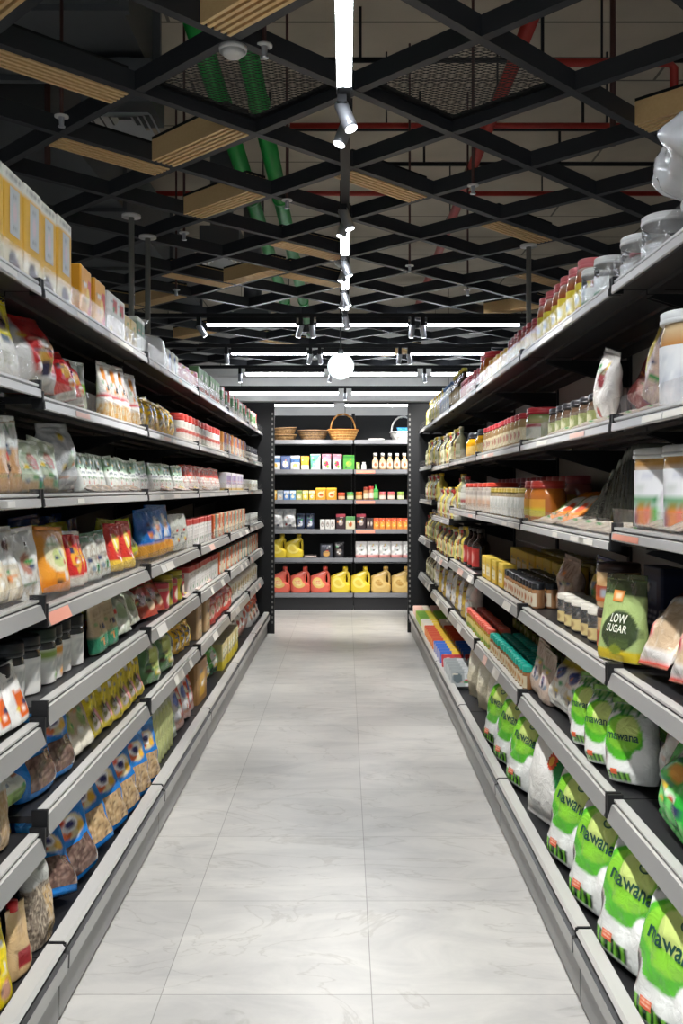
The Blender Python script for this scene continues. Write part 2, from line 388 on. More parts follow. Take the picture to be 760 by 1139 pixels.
def bottle(name, Rr, H, cap, body, label, neck=.36, sh0=.58, cat='bottle', lv=(.12, .5), sq=2, caph=.1, n=20):
    P = Proto(name, cat, 2*Rr, H, 2*Rr)
    prof = [(0, .9), (.02, 1), (sh0*.5, 1), (sh0, 1), (sh0+.08, .86), (sh0+.16, neck+.1), (sh0+.22, neck), (1-caph, neck)]
    ext = []
    for (a, ra), (b, rb) in zip(prof, prof[1:]):
        k = max(1, int((b-a)*16)); ext += [(a+(b-a)*i/k, ra+(rb-ra)*i/k) for i in range(k)]
    ext.append(prof[-1]); sh = Shell([(H*a, Rr*r, Rr*r) for a, r in ext], sq, n); P.shell = sh
    P.add('bottle_body', sh.mesh(design=body), GLAZ)
    cr = Rr*(neck+.07); P.add('cap', Shell([(H*(1-caph), cr, cr), (H*.99, cr, cr), (H, cr*.85, cr*.85)], 2, n).mesh(col=cap), PLAS)
    if label: P.add('label', patch(sh, -.93, .93, lv[0]/(1-caph), lv[1]/(1-caph), design=label, nu=12, nv=8, off=.0012), PAPER)
    return P

# ------------------------------------------------------------ shelving layout (metres)
LX, RX = -.81, .735                       # front faces of the upper shelves
LB = [1.153, 2.476, 3.80, 5.12, 6.445, 7.77, 9.09]
RB = [1.24, 2.56, 3.88, 5.20, 6.52, 7.84, 9.16]
LZ = [1.978, 1.678, 1.415, 1.108, .848, .555]        # top of each upper shelf, from the top
RZ = [2.0, 1.622, 1.293, .935, .575]
BASE = .175
def ldz(s, b): return {(1, 0): .028, (3, 0): .025, (4, 0): -.04, (5, 0): -.042}.get((s, b), 0)
def rdz(s, b): return {(2, 0): .03, (2, 4): -.09, (2, 5): .03, (3, 4): -.03, (3, 5): .03, (4, 4): .0, (4, 5): .03, (1, 4): -.01, (1, 5): .01}.get((s, b), 0)
def bay(B, y):
    for i in range(6):
        if y < B[i+1]: return i
    return 5
TH = {-1: .033, 1: .033}
ORDW = ['first', 'second', 'third', 'fourth', 'fifth', 'sixth', 'seventh', 'eighth', 'ninth', 'tenth', 'eleventh', 'twelfth', 'thirteenth', 'fourteenth', 'fifteenth', 'sixteenth', 'seventeenth', 'eighteenth', 'nineteenth', 'twentieth']
def ordw(i):
    if i < 20: return ORDW[i]
    k = i+1; return '%d%s' % (k, 'th' if 10 < k % 100 < 14 else {1: 'st', 2: 'nd', 3: 'rd'}.get(k % 10, 'th'))
def shelfname(side, s):
    n = {-1: 'left', 1: 'right', 0: 'rear'}[side]; last = {-1: 6, 1: 5, 0: 5}[side]
    if s == 0: return 'top %s shelf' % n
    if s == last: return 'bottom %s shelf' % n
    return '%s %s shelf down' % (ORDW[s], n)

# ------------------------------------------------------------ room shell
struct('floor', MB().box(-7, 7, -4, 20, -.1, 0), FLOOR)
struct('ceiling', MB().box(-7, 7, -4, 20, 4.6, 4.75), SLAB)
struct('wall_far', MB().box(-7, 7, 20, 20.2, 0, 4.6), PAINT)
struct('wall_left', MB().box(-7.2, -7, -4, 20, 0, 4.6), BLACK)
struct('wall_right', MB().box(7, 7.2, -4, 20, 0, 4.6), BLACK)
for k, (y, z0, z1) in enumerate(((12.9, 3.0, 3.26), (15.2, 2.86, 3.14), (17.6, 2.75, 3.1))):
    struct('trim_%d' % (k+1), MB().box(-6.9, 6.9, y, y+.25, z0, z1+.5), PAINT)

# ------------------------------------------------------------ ceiling lattice
HC, A_, X0, Y0 = 3.03, .443, .04, 3.752
def node(i, j): return Vector((X0+i*A_, Y0+j*A_, HC))
lat = thing('ceiling_lattice', 'black diagonal beam lattice hung under the dark ceiling', 'ceiling grid')
def clip(p, d, x0, x1, y0, y1):
    t0, t1 = -99, 99
    for a, b, lo, hi in ((p[0], d[0], x0, x1), (p[1], d[1], y0, y1)):
        u, v = (lo-a)/b, (hi-a)/b; t0 = max(t0, min(u, v)); t1 = min(t1, max(u, v))
    return (t0, t1) if t1-t0 > .3 else None
first = None
for sgn in (1, -1):
    for k in range(-20, 40):
        p = node(0, 0)+Vector((0, 2*k*A_, 0)); d = Vector((1, sgn, 0)).normalized()
        q = clip(p, d, -5.6, 5.6, .6, 12.2)
        if not q: continue
        a, b = p+d*q[0], p+d*q[1]; s_ = Vector((-d.y, d.x, 0))*.02; m = MB(); dz = .0 if sgn > 0 else .0012
        vs = [a-s_, b-s_, b+s_, a+s_]; m.add([v+Vector((0, 0, dz)) for v in vs]+[v+Vector((0, 0, .078)) for v in vs], [(3, 2, 1, 0), (4, 5, 6, 7), (0, 1, 5, 4), (1, 2, 6, 5), (2, 3, 7, 6), (3, 0, 4, 7)])
        part('lattice_beam', m, BEAM, lat)
# wooden slat panels sitting along lattice edges
def slats(i, j, di, dj, lab, nsl=5):
    a, b = node(i, j), node(i+di, j+dj); d = (b-a).normalized()
    s_ = Vector((-1, 1, 0)).normalized() if dj*di > 0 else Vector((-1, -1, 0)).normalized()
    mid = (a+b)/2
    t = thing('slat_panel', lab, 'wood panel', tuple(mid), 0, 'wooden slat panels in the ceiling lattice'); M = Matrix(((d.x, s_.x, 0, 0), (d.y, s_.y, 0, 0), (0, 0, 1, 0), (0, 0, 0, 1)))
    m = MB(); L = (b-a).length/2-.022
    for k in range(nsl): o = .026+k*.029; m.box(-L, L, o, o+.015, -.004, .098, M=M)
    part('slats', m, WOOD, t)
    part('backing_board', MB().box(-L, L, .026, .026+(nsl-1)*.029+.015, .0985, .112, M=M), BLACK, t)
for e in ((-1, -1, 1, -1, 'wooden slat panel at the top edge, left of the bright tube'), (-3, -1, 1, 1, 'long wooden slat panel at upper left edge'),
          (-3, 1, 1, 1, 'wooden slat panel just below the square air vent'), (-2, 2, 1, -1, 'wooden slat panel right of the square air vent'),
          (-2, 4, 1, -1, 'wooden slat panel below the vent, pointing at green pipes'), (-3, -1, 1, -1, 'wooden slat panel cut by top left corner'),
          (0, 2, 1, 1, 'wooden slat panel right of the centre track below the spotlights'), (2, 4, 1, 1, 'wooden slat panel above the honey jars, near right post'),
          (3, 7, 1, 1, 'small wooden slat panel left of the right post'), (3, 11, 1, -1, 'distant wooden slat panel left of the right post, lower'),
          (-1, 5, 1, 1, 'wooden slat panel between green pipes and the centre track'), (-2, 8, 1, -1, 'distant wooden slat panel joining the green pipes from left'),
          (-3, 7, 1, 1, 'distant wooden slat panel behind the second air vent'), (-1, 7, 1, 1, 'distant wooden slat panel just below green pipes, right'),
          (-4, 10, 1, -1, 'distant wooden slat panel between the two left posts'), (-4, 14, 1, -1, 'far wooden slat panel at left under first cross light'),
          (-2, 14, 1, 1, 'far wooden slat panel left of the hanging globe'), (3, 1, 1, -1, 'wooden slat panel above the large white bag'),
          (1, 17, 1, -1, 'far wooden slat panel right of the hanging globe'), (-5, 9, 1, 1, 'distant wooden slat panel above the left cartons')):
    slats(*e)
# expanded metal in two diamonds
def mesh_panel(i, j, lab):
    c = node(i, j); t = thing('mesh_panel', lab, 'mesh panel', (c.x, c.y, HC+.06))
    m = MB(); L = A_*1.0-.035; s2 = math.sqrt(.5); hl = A_*s2-.022
    for d, s_ in ((Vector((1, .45, 0)).normalized(), 1), (Vector((1, -.45, 0)).normalized(), 1)):
        nrm = Vector((-d.y, d.x, 0)); n = int(2*A_/.022)
        for k in range(-n//2-4, n//2+5):
            p = nrm*k*.022
            lo, hi = -9, 9
            for ax in (Vector((s2, s2, 0)), Vector((s2, -s2, 0))):
                a, b = p.dot(ax), d.dot(ax)
                if abs(b) < 1e-6: continue
                u, v = (-hl-a)/b, (hl-a)/b; lo = max(lo, min(u, v)); hi = min(hi, max(u, v))
            if hi-lo > .01: m.tube([p+d*lo, p+d*hi], .0017, 3)
    part('expanded_mesh', m, WIRE, t)
    m = MB()
    for a in range(4):
        q = Matrix.Rotation(PI/4+a*PI/2, 4, 'Z'); m.box(hl-.01, hl, -hl, hl, -.012, .012, M=q)
    part('mesh_frame', m, BLACK, t)
mesh_panel(1, 0, 'dark wire mesh panel in the diamond right of the tube')
mesh_panel(-1, 0, 'dark wire mesh panel under the green pipes')

# services above the lattice
PIPEG = mat('green_pipe', .35, color='#12a03e'); PIPER = mat('red_pipe', .45, color='#a83026'); DROP = mat('drop_pipe_dark', .5, color='#4a2a26'); DUCT = mat('duct_grey', .6, color='#5a5d60')
for x, lab in ((-.70, 'green pipe running above the lattice, left one of the pair'), (-.485, 'green pipe running above the lattice, right one of the pair')):
    t = thing('overhead_pipe', lab, 'pipe', (x, 0, 3.6), 0, 'green overhead pipes')
    part('pipe', MB().tube([(0, 2.6, 0), (0, 13, 0)], .055, 14), PIPEG, t)
    m = MB()
    for y in (3.4, 5.2, 6.9, 8.8, 10.7): m.tube([(0, y, 0), (0, y+.05, 0)], .063, 14)
    part('pipe_collar', m, PIPEG, t); m = MB()
    for y in (4.3, 7.9, 11.5): m.box(-.005, .005, y, y+.02, .06, .98)
    part('hanger_rod', m, BLACK, t)
def pipe(lab, pts, r, rods=()):
    t = thing('sprinkler_pipe', lab, 'pipe', (0, 0, 0)); part('pipe', MB().tube(pts, r, 10), PIPER if r > .02 else DROP, t)
    if rods:
        m = MB()
        for x, y, z in rods: m.box(x-.006, x+.006, y-.006, y+.006, z+r, 4.595)
        part('hanger_rod', m, BLACK, t)
pipe('thick red pipe running away to the right of the tube', [(1.02, 4.4, 4.0), (1.02, 14, 4.0)], .042, ((1.02, 6.2, 4.0), (1.02, 9, 4.0)))
pipe('thin red pipe crossing the ceiling right of the tube', [(-.4, 6.72, 4.06), (2.9, 6.72, 4.06)], 0.0205, ((.3, 6.72, 4.06), (1.9, 6.72, 4.06)))
pipe('short red pipe with a dropped end at upper right', [(1.05, 5.77, 4.08), (2.02, 5.77, 4.08), (2.05, 5.77, 4.05), (2.05, 5.77, 3.62)], .026, ((1.6, 5.77, 4.08),))
pipe('red pipe crossing far behind the green pipes', [(-4, 9.4, 4.42), (4, 9.4, 4.42)], .025, ((-2, 9.4, 4.42), (2, 9.4, 4.42)))
for x, y, z, lab in ((-1.72, 5.35, 3.25, 'red sprinkler dropper at far upper left'), (1.62, 5.6, 3.5, 'red sprinkler dropper above the honey jars')):
    pipe(lab, [(x, y, z), (x, y, 4.58)], .018)
t = thing('air_duct', 'wide dark grey duct box above the left lattice', 'duct', (-1.55, 4.6, 3.575))
m = MB().box(-1.2, .55, -1.5, .2, 0, .5); part('duct_body', m, DUCT, t)
for y in (-1.52, -.5, .2): part('duct_flange', MB().box(-1.24, .59, y, y+.04, -.03, .53), DUCT, t)
for y in (-1.2, -.1): part('duct_hanger', MB().box(-1.1, -1.08, y, y+.02, 0.5, 1.023), BLACK, t)
t = thing('air_duct', 'dark grey duct running deep behind the green pipes', 'duct', (-2.3, 8.5, 3.7))
part('duct_body', MB().box(-.5, .5, -3, 3, 0, .55), DUCT, t)
for y in (-3.02, -1, 1, 2.98): part('duct_flange', MB().box(-.53, .53, y, y+.04, -.03, .58), DUCT, t)
for y in (-2, 2): part('duct_hanger', MB().box(-.3, -.28, y, y+.02, .55, .898), BLACK, t)
for k, (x, y, z) in enumerate(((.9, 6.1, 4.25), (.2, 7.4, 4.3), (1.5, 8.2, 4.3))):
    t = thing('cable_tray', 'black cable conduit under the slab, %s from the camera' % ordw(k), 'conduit', (x, y, z))
    m = MB().tube([(-1.2, 0, 0), (2.6, 0, 0)], .018, 6); part('conduit', m, BLACK, t)
    for a in (-.8, .4, 1.7): part('conduit_hanger', MB().box(a-.01, a+.01, -.01, .01, .01, 4.598-z), BLACK, t)
# square louvre vents
VENT = mat('vent_grey', .45, color='#cdd0d1')
for x, y, z, s_, lab in ((-1.12, 4.69, 3.25, .175, 'square grey louvred air vent at upper left'), (-1.06, 7.95, 3.36, .17, 'square air vent left of the green pipes, farther back'), (-1.02, 10.2, 3.2, .19, 'small far air vent under the first cross light')):
    t = thing('air_vent', lab, 'vent', (x, y, z)); m = MB()
    for k, q in enumerate((1, .76, .54, .32)):
        a, b = s_*q, s_*(q-.13); zz = k*.012
        m.add([(-a, -a, zz), (a, -a, zz), (a, a, zz), (-a, a, zz), (-b, -b, zz+.022), (b, -b, zz+.022), (b, b, zz+.022), (-b, b, zz+.022)], [(0, 1, 5, 4), (1, 2, 6, 5), (2, 3, 7, 6), (3, 0, 4, 7)])
    part('louvre', m, VENT, t); part('vent_box', MB().box(-s_*.98, s_*.98, -s_*.98, s_*.98, .07, .28), DUCT, t); part('vent_neck', MB().tube([(0, 0, .28), (0, 0, 4.598-z if z < 3.24 or z > 3.3 else .323)], .1, 16), DUCT, t)
# smoke detectors and sprinkler heads
def disc(mb, r0, r1, z0, z1, n=20, x=0, y=0): return mb.tube([(x, y, z0), (x, y, z1)], [r0, r1], n)
for x, y, lab in ((-.407, 3.36, 'round white smoke detector under the upper left slats'), (-.02, 6.55, 'round white detector right of the green pipes')):
    t = thing('smoke_detector', lab, 'detector', (x, y, HC-.035)); part('detector_base', disc(MB(), .05, .052, .018, .034), WHITEP, t); part('detector_cap', disc(MB(), .03, .046, 0, .018), WHITEP, t)
for x, y, z, lab in ((-.295, 3.38, 3.03, 'white sprinkler head beside the smoke detector'), (-1.21, 3.95, 3.0, 'white sprinkler head above the left slats'),
                     (-1.0, 5.75, 3.0, 'white sprinkler head between the left posts'), (-.32, 5.1, 3.0, 'white sprinkler head left of the centre track'), (.67, 4.85, 3.0, 'white sprinkler head right of the centre track'),
                     (.46, 6.6, 3.0, 'small far sprinkler head right of the track'), (.98, 7.4, 3.0, 'small far sprinkler head by the right slats'), (-1.35, 7.4, 3.0, 'small far sprinkler head at left')):
    t = thing('fire_sprinkler', lab, 'sprinkler', (x, y, z)); part('escutcheon', disc(MB(), .03, .03, .012, .018, 16), WHITEP, t)
    part('sprinkler_body', disc(MB(), .010, .012, -.025, .012, 10), SILVER, t); part('deflector', disc(MB(), .016, .016, -.03, -.026, 12), SILVER, t)
    part('drop_pipe', disc(MB(), .008, .008, .018, .56 if x == -1.21 else 4.598-z, 8), DROP, t)
# posts from the shelving spines up to the lattice
POST = mat('post_grey', .45, color='#84857f')
for x, y, lab in ((-1.245, 5.39, 'grey round post above the left shelves, nearer of two'), (-1.245, 5.84, 'grey round post above the left shelves, farther of two'), (1.2, 6.05, 'grey round post above the right shelves')):
    t = thing('support_post', lab, 'post', (x, y, 2.305)); part('post_shaft', disc(MB(), .017, .017, 0, .7, 12), POST, t)
    part('post_flange', disc(MB(), .055, .055, .7, .715, 18), WHITEP, t); part('post_socket', disc(MB(), .03, .024, 0, .04, 12), BLACK, t)

# ------------------------------------------------------------ lamps
def linear(lab, a, b, z, w_=.052, group='linear ceiling lights', deep=.024):
    a, b = Vector(a), Vector(b); d = (b-a); L = d.length; mid = (a+b)/2
    t = thing('linear_light', lab, 'light', (mid.x, mid.y, z), math.atan2(d.y, d.x), group)
    m = MB().box(-L/2, L/2, -w_/2-.004, w_/2+.004, .012, .07)
    if deep:      # a deep channel that shields the sides
        m.box(-L/2, L/2, -w_/2-.004, -w_/2-.0005, -deep, .0119); m.box(-L/2, L/2, w_/2+.0005, w_/2+.004, -deep, .0119)
    part('light_housing', m, BLACK, t)
    part('light_diffuser', MB().box(-L/2+.004, L/2-.004, -w_/2, w_/2, .002 if deep else (-.02 if a.y > 11 else -.004), .0118), TUBE if deep else TUBEX, t)
    if deep:
        for x in (-L/2+.1, L/2-.1): part('suspension_wire', MB().box(x-.004, x+.004, -.004, .004, .07, .1305+2.9-z), BLACK, t)
ZL = 2.9
linear('bright white linear tube at the top centre', (-.003, .6), (-.003, 3.40), ZL) if False else linear('bright white linear tube at the top centre', (-.003, .6, 0), (-.003, 3.40, 0), ZL)
linear('white linear tube over the aisle mouth before the bright one', (-.003, -2.8, 0), (-.003, .3, 0), ZL)
for k, (y0, y1) in enumerate(((5.2, 5.85), (6.28, 6.85), (7.1, 7.65))):
    linear('short bright tube on the centre track, %s along the aisle' % ordw(k), (0, y0, 0), (0, y1, 0), ZL)
for k, (y, segs) in enumerate(((8.37, ((-1.25, -.44), (-.26, .57), (.74, 1.58))), (10.16, ((-1.25, -.42), (-.24, .55), (.72, 1.6))), (11.9, ((-1.28, -.27), (-.09, .93), (1.11, 2))), (14.3, ((-1.9, -.1), (.1, 1.5))), (16.4, ((-2, -.2), (0, 2))))):
    for q, (x0, x1) in enumerate(segs):
        linear('%s tube of the %s cross row of lights' % (['left', 'middle', 'right'][q] if len(segs) > 2 else ['left', 'right'][q], ordw(k)), (x0, y, 0), (x1, y, 0), ZL, .04, deep=0)
for q, y in enumerate((-.7, -2.0)):  # unseen rows behind the camera, added to light the near faces of the stock
    linear('unseen white cross tube added behind the camera, %s one' % ['nearer', 'farther'][q], (-1.3, y, 0), (1.3, y, 0), ZL, .05, deep=.006)
for sx, nm in ((-2.9, 'left'), (2.8, 'right')):  # tubes hidden by the shelving, added as extra ambient light
    for q, y in enumerate((1.5, 5.0)):
        linear('unseen white tube added over the neighbouring %s aisle, %s one' % (nm, ['nearer', 'farther'][q]), (sx, y, 0), (sx, y+2.6, 0), ZL)
t = thing('lighting_track', 'black lighting track along the aisle centre', 'track', (0, 0, ZL+.012)); m = MB()
for y0, y1 in ((3.41, 5.19), (5.86, 6.27), (6.86, 7.09), (7.66, 8.1)): m.box(-.022, .022, y0, y1, .01, .045)
part('track_rail', m, BLACK, t)
for y in (4.1, 5.0, 6.0, 7.0): part('suspension_wire', MB().box(-.003, .003, y-.003, y+.003, .045, .119), BLACK, t)
for k, y in enumerate((8.37, 10.16, 11.9, 14.3, 16.4)):
    t = thing('lighting_track', 'black cross track of the %s cross row of lights' % ordw(k), 'track', (0, y, ZL+.0705)); part('track_rail', MB().box(-2.4, 2.4, -.03, .03, 0, .035), BLACK, t)
    for x in (-1.6, 1.6): part('suspension_wire', MB().box(x-.003, x+.003, -.003, .003, .035, .0595 if y < 12 else 1.62), BLACK, t)
def spot(x, y, aim, lab, lamp=True, L=.115, r=.027, z=ZL):
    t = thing('track_spotlight', lab, 'spotlight', (x, y, z), 0, 'track spotlights'); d = Vector(aim).normalized(); o = Vector((d.x*.03, d.y*.03, -.035))
    part('spot_adapter', MB().box(-.018, .018, -.045, .045, -.004, .07), BLACK, t)
    part('spot_yoke', MB().tube([(0, 0, -.004), (0, 0, -.03), o+d*.02], .007, 6), BLACK, t)
    a, b = o-d*.045, o+d*(L-.045)
    sb = part('spot_barrel', MB().tube([a, a+d*.004, b-d*.012, b], [r*.9, r, r, r*.97], 20), SILVER, t)
    part('spot_lens', MB().tube([b+d*.0005, b+d*.003], r*.86, 20), LENS, sb)
    if lamp:
        l = bpy.data.lights.new('spot_lamp', 'SPOT'); l.energy = SPOT; l.spot_size = 1.0; l.spot_blend = .8; l.shadow_soft_size = .03; l.color = (1, .97, .93)
        ob = bpy.data.objects.new('spot_lamp', l); COL.objects.link(ob); ob.parent = t; ob.location = b+d*.02
        ob.rotation_euler = d.to_track_quat('-Z', 'Y').to_euler()
sp = [(-.012, 3.55, (.38, -.22, -1)), (.012, 3.70, (-.38, -.14, -1)), (-.01, 4.9, (.38, -.08, -1)), (.012, 5.05, (-.38, -.08, -1)), (-.01, 5.98, (.38, -.02, -1)), (.01, 6.14, (-.38, -.02, -1)), (-.01, 6.95, (.36, .1, -1)), (.01, 7.04, (-.36, .1, -1)), (0, 7.9, (.2, .6, -.8)),
      (-.02, .42, (.36, .75, -1)), (.02, .5, (-.36, .75, -1)), (-.02, .34, (.34, .45, -1)), (.02, .56, (-.34, .5, -1))]  # unseen spots near the camera, added for more light on the near shelves
for k, (x, y, d) in enumerate(sp): spot(x, y, d, 'silver spotlight on the centre track, %s from the camera' % ordw(k))
for k, (x, y, d) in enumerate(((-.40, 8.37, (-.25, .3, -.8)), (-.3, 8.37, (.1, .5, -.8)), (.61, 8.37, (-.1, .4, -.8)), (.7, 8.37, (.15, .5, -.8)), (-1.32, 8.37, (.4, .2, -.6)))):
    spot(x, y, d, 'spotlight on the first cross row, %s of five' % ['middle left', 'middle', 'right pair inner', 'right pair outer', 'leftmost'][k], k < 4)
for k, (x, d) in enumerate(((-.38, (-.2, .5, -.8)), (-.28, (.1, .5, -.8)), (.6, (-.1, .5, -.8)), (.7, (.2, .5, -.8)), (-1.3, (0, .4, -.8)))): spot(x, 10.16, d, 'spotlight on the second cross row, %s of five' % ['middle left', 'middle', 'right pair inner', 'right pair outer', 'leftmost'][k], k < 4)
for k, (x, d) in enumerate(((-1.35, (0, .2, -.8)), (-.18, (-.2, .3, -.8)), (1.02, (.1, .3, -.8)))): spot(x, 11.9, d, 'far spotlight on the third cross row, %s' % ['left', 'middle', 'right'][k], False)
for k, x in enumerate((-1.98, 0, 1.58)): spot(x, 14.3, (0, .2, -.8), 'far spotlight behind the rear shelving, %s' % ['left', 'middle', 'right'][k], False)
t = thing('globe_lamp', 'round opal globe lamp hanging over the aisle end', 'lamp', (-.04, 8.55, 2.555))
sh = [(.122*math.sin(a)*-1, .122*math.cos(a)) for a in [(-PI/2+PI*i/16) for i in range(17)]]
part('globe', Shell([(-.121+.242*i/18, max(.004, math.sqrt(max(0, .122**2-(-.121+.242*i/18)**2))), max(.004, math.sqrt(max(0, .122**2-(-.121+.242*i/18)**2)))) for i in range(19)], 2, 28).mesh(), GLOBE, t)
part('globe_collar', disc(MB(), .035, .02, .118, .155, 16), BLACK, t); part('hanging_rod', disc(MB(), .008, .008, .155, 2.043, 8), BLACK, t)

# ------------------------------------------------------------ gondolas
def hole_strip(x0, x1, y, z0, z1, m):
    z = z0
    while z < z1: m.box(x0, x1, y-.0035, y, z, z+.022); z += .05
def gondola(side, FX, B, Zs, dzf, basex, lipx):
    nm = 'left' if side < 0 else 'right'; S = side
    back = FX+S*.45; deep = .45
    def X(a): return FX+S*a         # a metres behind the shelf front
    def bx(m, a0, a1, y0, y1, z0, z1, col='#888888'): return m.box(min(X(a0), X(a1)), max(X(a0), X(a1)), y0, y1, z0, z1, col)
    g = thing('shelving_frame', 'black steel frame behind the %s shelves of the aisle' % nm, 'shelving frame', (back, B[0], 0))
    inv = Vector((back, B[0], 0))
    def gp(pn, m, mt, lb=None): m.v = [tuple(Vector(p)-inv) for p in m.v]; return part(pn, m, mt, g, lb)
    for y in B:
        m = bx(MB(), .452, .50, y-.02, y+.02, 0, 2.3); gp('upright', m, BLACK)
    for a, b in zip(B, B[1:]):
        m = MB(); z = .16
        while z < 2.28:
            z2 = min(2.29, z+.305); bx(m, .462, .478, a+.021, b-.021, z, z2-.006); z = z2
        gp('back_panel', m, BACKPL if side < 0 else BACKPR)
        if 0: pass
    e = B[-1]
    m = MB(); bx(m, -.075, .50, e+.022, e+.05, .0, 2.27); gp('end_panel', m, BLACK)
    m = MB(); xs = sorted((X(-.075), X(-.115)))
    m.box(xs[0], xs[1], e+.015, e+.055, 0, 2.27); gp('end_upright', m, BLACK)
    m = MB(); hole_strip(xs[0]+.012, xs[1]-.012, e+.0148, .1, 2.2, m); gp('slot_row', m, SLOT, 'pale slots of the end upright')
    # shelves
    for s, z0 in enumerate(Zs):
        for b in range(6):
            y0, y1 = B[b]+.004, B[b+1]-.004; z = z0+dzf(s, b); sn = shelfname(side, s)
            t = thing('wall_shelf', 'dark steel shelf with grey price rail, %s bay, %s' % (ordw(b), sn), 'shelf', (FX, y0, z), 0, 'steel shelves of the %s run' % nm)
            o = Vector((FX, y0, z)); L = y1-y0
            def q(a0, a1, z0_, z1_, ya=.0, yb=None, m=None):
                m = m or MB(); xs = sorted((S*a0, S*a1)); return m.box(xs[0], xs[1], ya, L if yb is None else yb, z0_, z1_)
            m = q(.03, .45, -.022, -.004); 
            for a in (.10, .22, .33): q(a, a+.03, -.034, -.0225, m=m)
            part('shelf_deck', m, DECK, t)
            hgt = .034 if s < 3 else .05 if s < 4 else .058
            # rail: pale lip, dark groove, tilted face
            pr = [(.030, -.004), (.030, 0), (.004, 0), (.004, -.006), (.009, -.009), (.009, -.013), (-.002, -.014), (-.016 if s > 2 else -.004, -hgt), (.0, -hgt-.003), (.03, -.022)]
            lc, fc = ('#bdbcb8', '#8f8f8d') if s > 2 else ('#c4c4c2', '#b4b4b4')  # upper rails get a paler face: their bright sheen is put into the colour
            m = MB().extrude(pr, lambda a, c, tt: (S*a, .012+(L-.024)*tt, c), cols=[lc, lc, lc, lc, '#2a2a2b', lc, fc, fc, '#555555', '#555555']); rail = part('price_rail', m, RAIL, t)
            part('rail_end_cap', q(-.012 if s > 2 else 0, .03, -hgt-.002, .012, 0, .0115), BLACK, rail); part('rail_end_cap', q(-.012 if s > 2 else 0, .03, -hgt-.002, .012, L-.0115, L), BLACK, rail)
            if s < (4 if side < 0 else 3): m = MB().extrude([(.006, .0), (.0085, .0), (.0015, .052), (-.001, .052)], lambda a, c, tt: (S*a, .014+(L-.028)*tt, c)); part('clear_riser', m, RISER, t, 'clear plastic riser')
            for yy in (.004, L-.010):
                m = MB().extrude([(.45, -.036), (.12, -.036), (.10, -.045), (.45, -.15)], lambda a, c, tt: (S*a, yy+.006*tt, c)); part('bracket', m, BLACK, t)
            rr = random.Random(s*17+b*5+(3 if side > 0 else 0))
            nt = 0 if (s > 2 and b < 2) else rr.randint(1, 3)
            if (side, s, b) in ((-1, 3, 1), (1, 2, 0)): nt = 1
            for k in range(nt):
                ya = rr.uniform(.06, L-.3); wd = rr.uniform(.07, .2)
                if (side, s, b) == (-1, 3, 1): ya, wd = .02, .19
                if (side, s, b) == (1, 2, 0): ya, wd = L-.25, .22
                x1 = -.016 if s > 2 else -.004
                def at(a, c, tt): return (S*a, ya+wd*tt, c)
                e1 = .0015; m = MB().extrude([(-.0025-e1+.0, -.0165), (-.0025-e1-.0006, -.0165), (x1-e1-.0006, -hgt+.002), (x1-e1, -hgt+.002)], at, col='#e59c86' if (side, s, b) in ((-1, 3, 1), (1, 2, 0)) else ['#dcd8d0', '#e6e3da', '#d3d1cc', '#dfb9ac'][rr.randint(0, 3)])
                part('price_label', m, PAPER, rail, 'pale price label')
    # base units
    for b in range(6):
        y0, y1 = B[b]+.003, B[b+1]-.003; L = y1-y0
        t = thing('base_shelf', 'low base tray with grey lip and kick board, %s bay, %s side' % (ordw(b), nm), 'shelf', (basex, y0, 0), 0, 'base trays of the %s run' % nm)
        off = abs(back-basex); lo = abs(lipx-basex)
        xs = lambda a0, a1: sorted((S*a0, S*a1))
        m = MB(); a = xs(.02, off-.002); m.box(a[0], a[1], 0, L, BASE-.02, BASE); part('base_deck', m, DECK, t)
        m = MB().extrude([(.03, BASE), (.03, .215), (-lo+.012, .215), (-lo+.004, .205), (-lo+.010, .200), (-lo+.010, .192), (-lo-.004, .188), (-lo-.002, .142), (.02, .138), (.02, BASE)], lambda a, c, tt: (S*a, .005+(L-.01)*tt, c), cols=['#bdbcb8', '#bdbcb8', '#bdbcb8', '#bdbcb8', '#333333', '#333333', '#a9a9a6', '#a9a9a6', '#555555', '#555555']); lipo = part('tray_lip', m, RAIL, t)
        m = MB(); a = xs(0, .02); m.box(a[0], a[1], .002, L-.002, .012, .137); part('kick_board', m, mat_kick, t)
        m = MB(); a = xs(.01, off-.002); m.box(a[0], a[1], .004, L-.004, 0, .0118); part('kick_foot', m, BLACK, t)
        a = xs(-lo+.006, .03); part('lip_end_cap', MB().box(a[0], a[1], 0, .0045, .142, .213), BLACK, lipo); part('lip_end_cap', MB().box(a[0], a[1], L-.0045, L, .142, .213), BLACK, lipo)
SLOT = mat('slot_grey', .5, color='#6d6d6b'); mat_kick = mat('kick_grey', .4, 0, .4, color='#8d8d8b')
gondola(-1, LX, LB, LZ, ldz, -.765, -.742)
gondola(1, RX, RB, RZ, rdz, .650, .632)

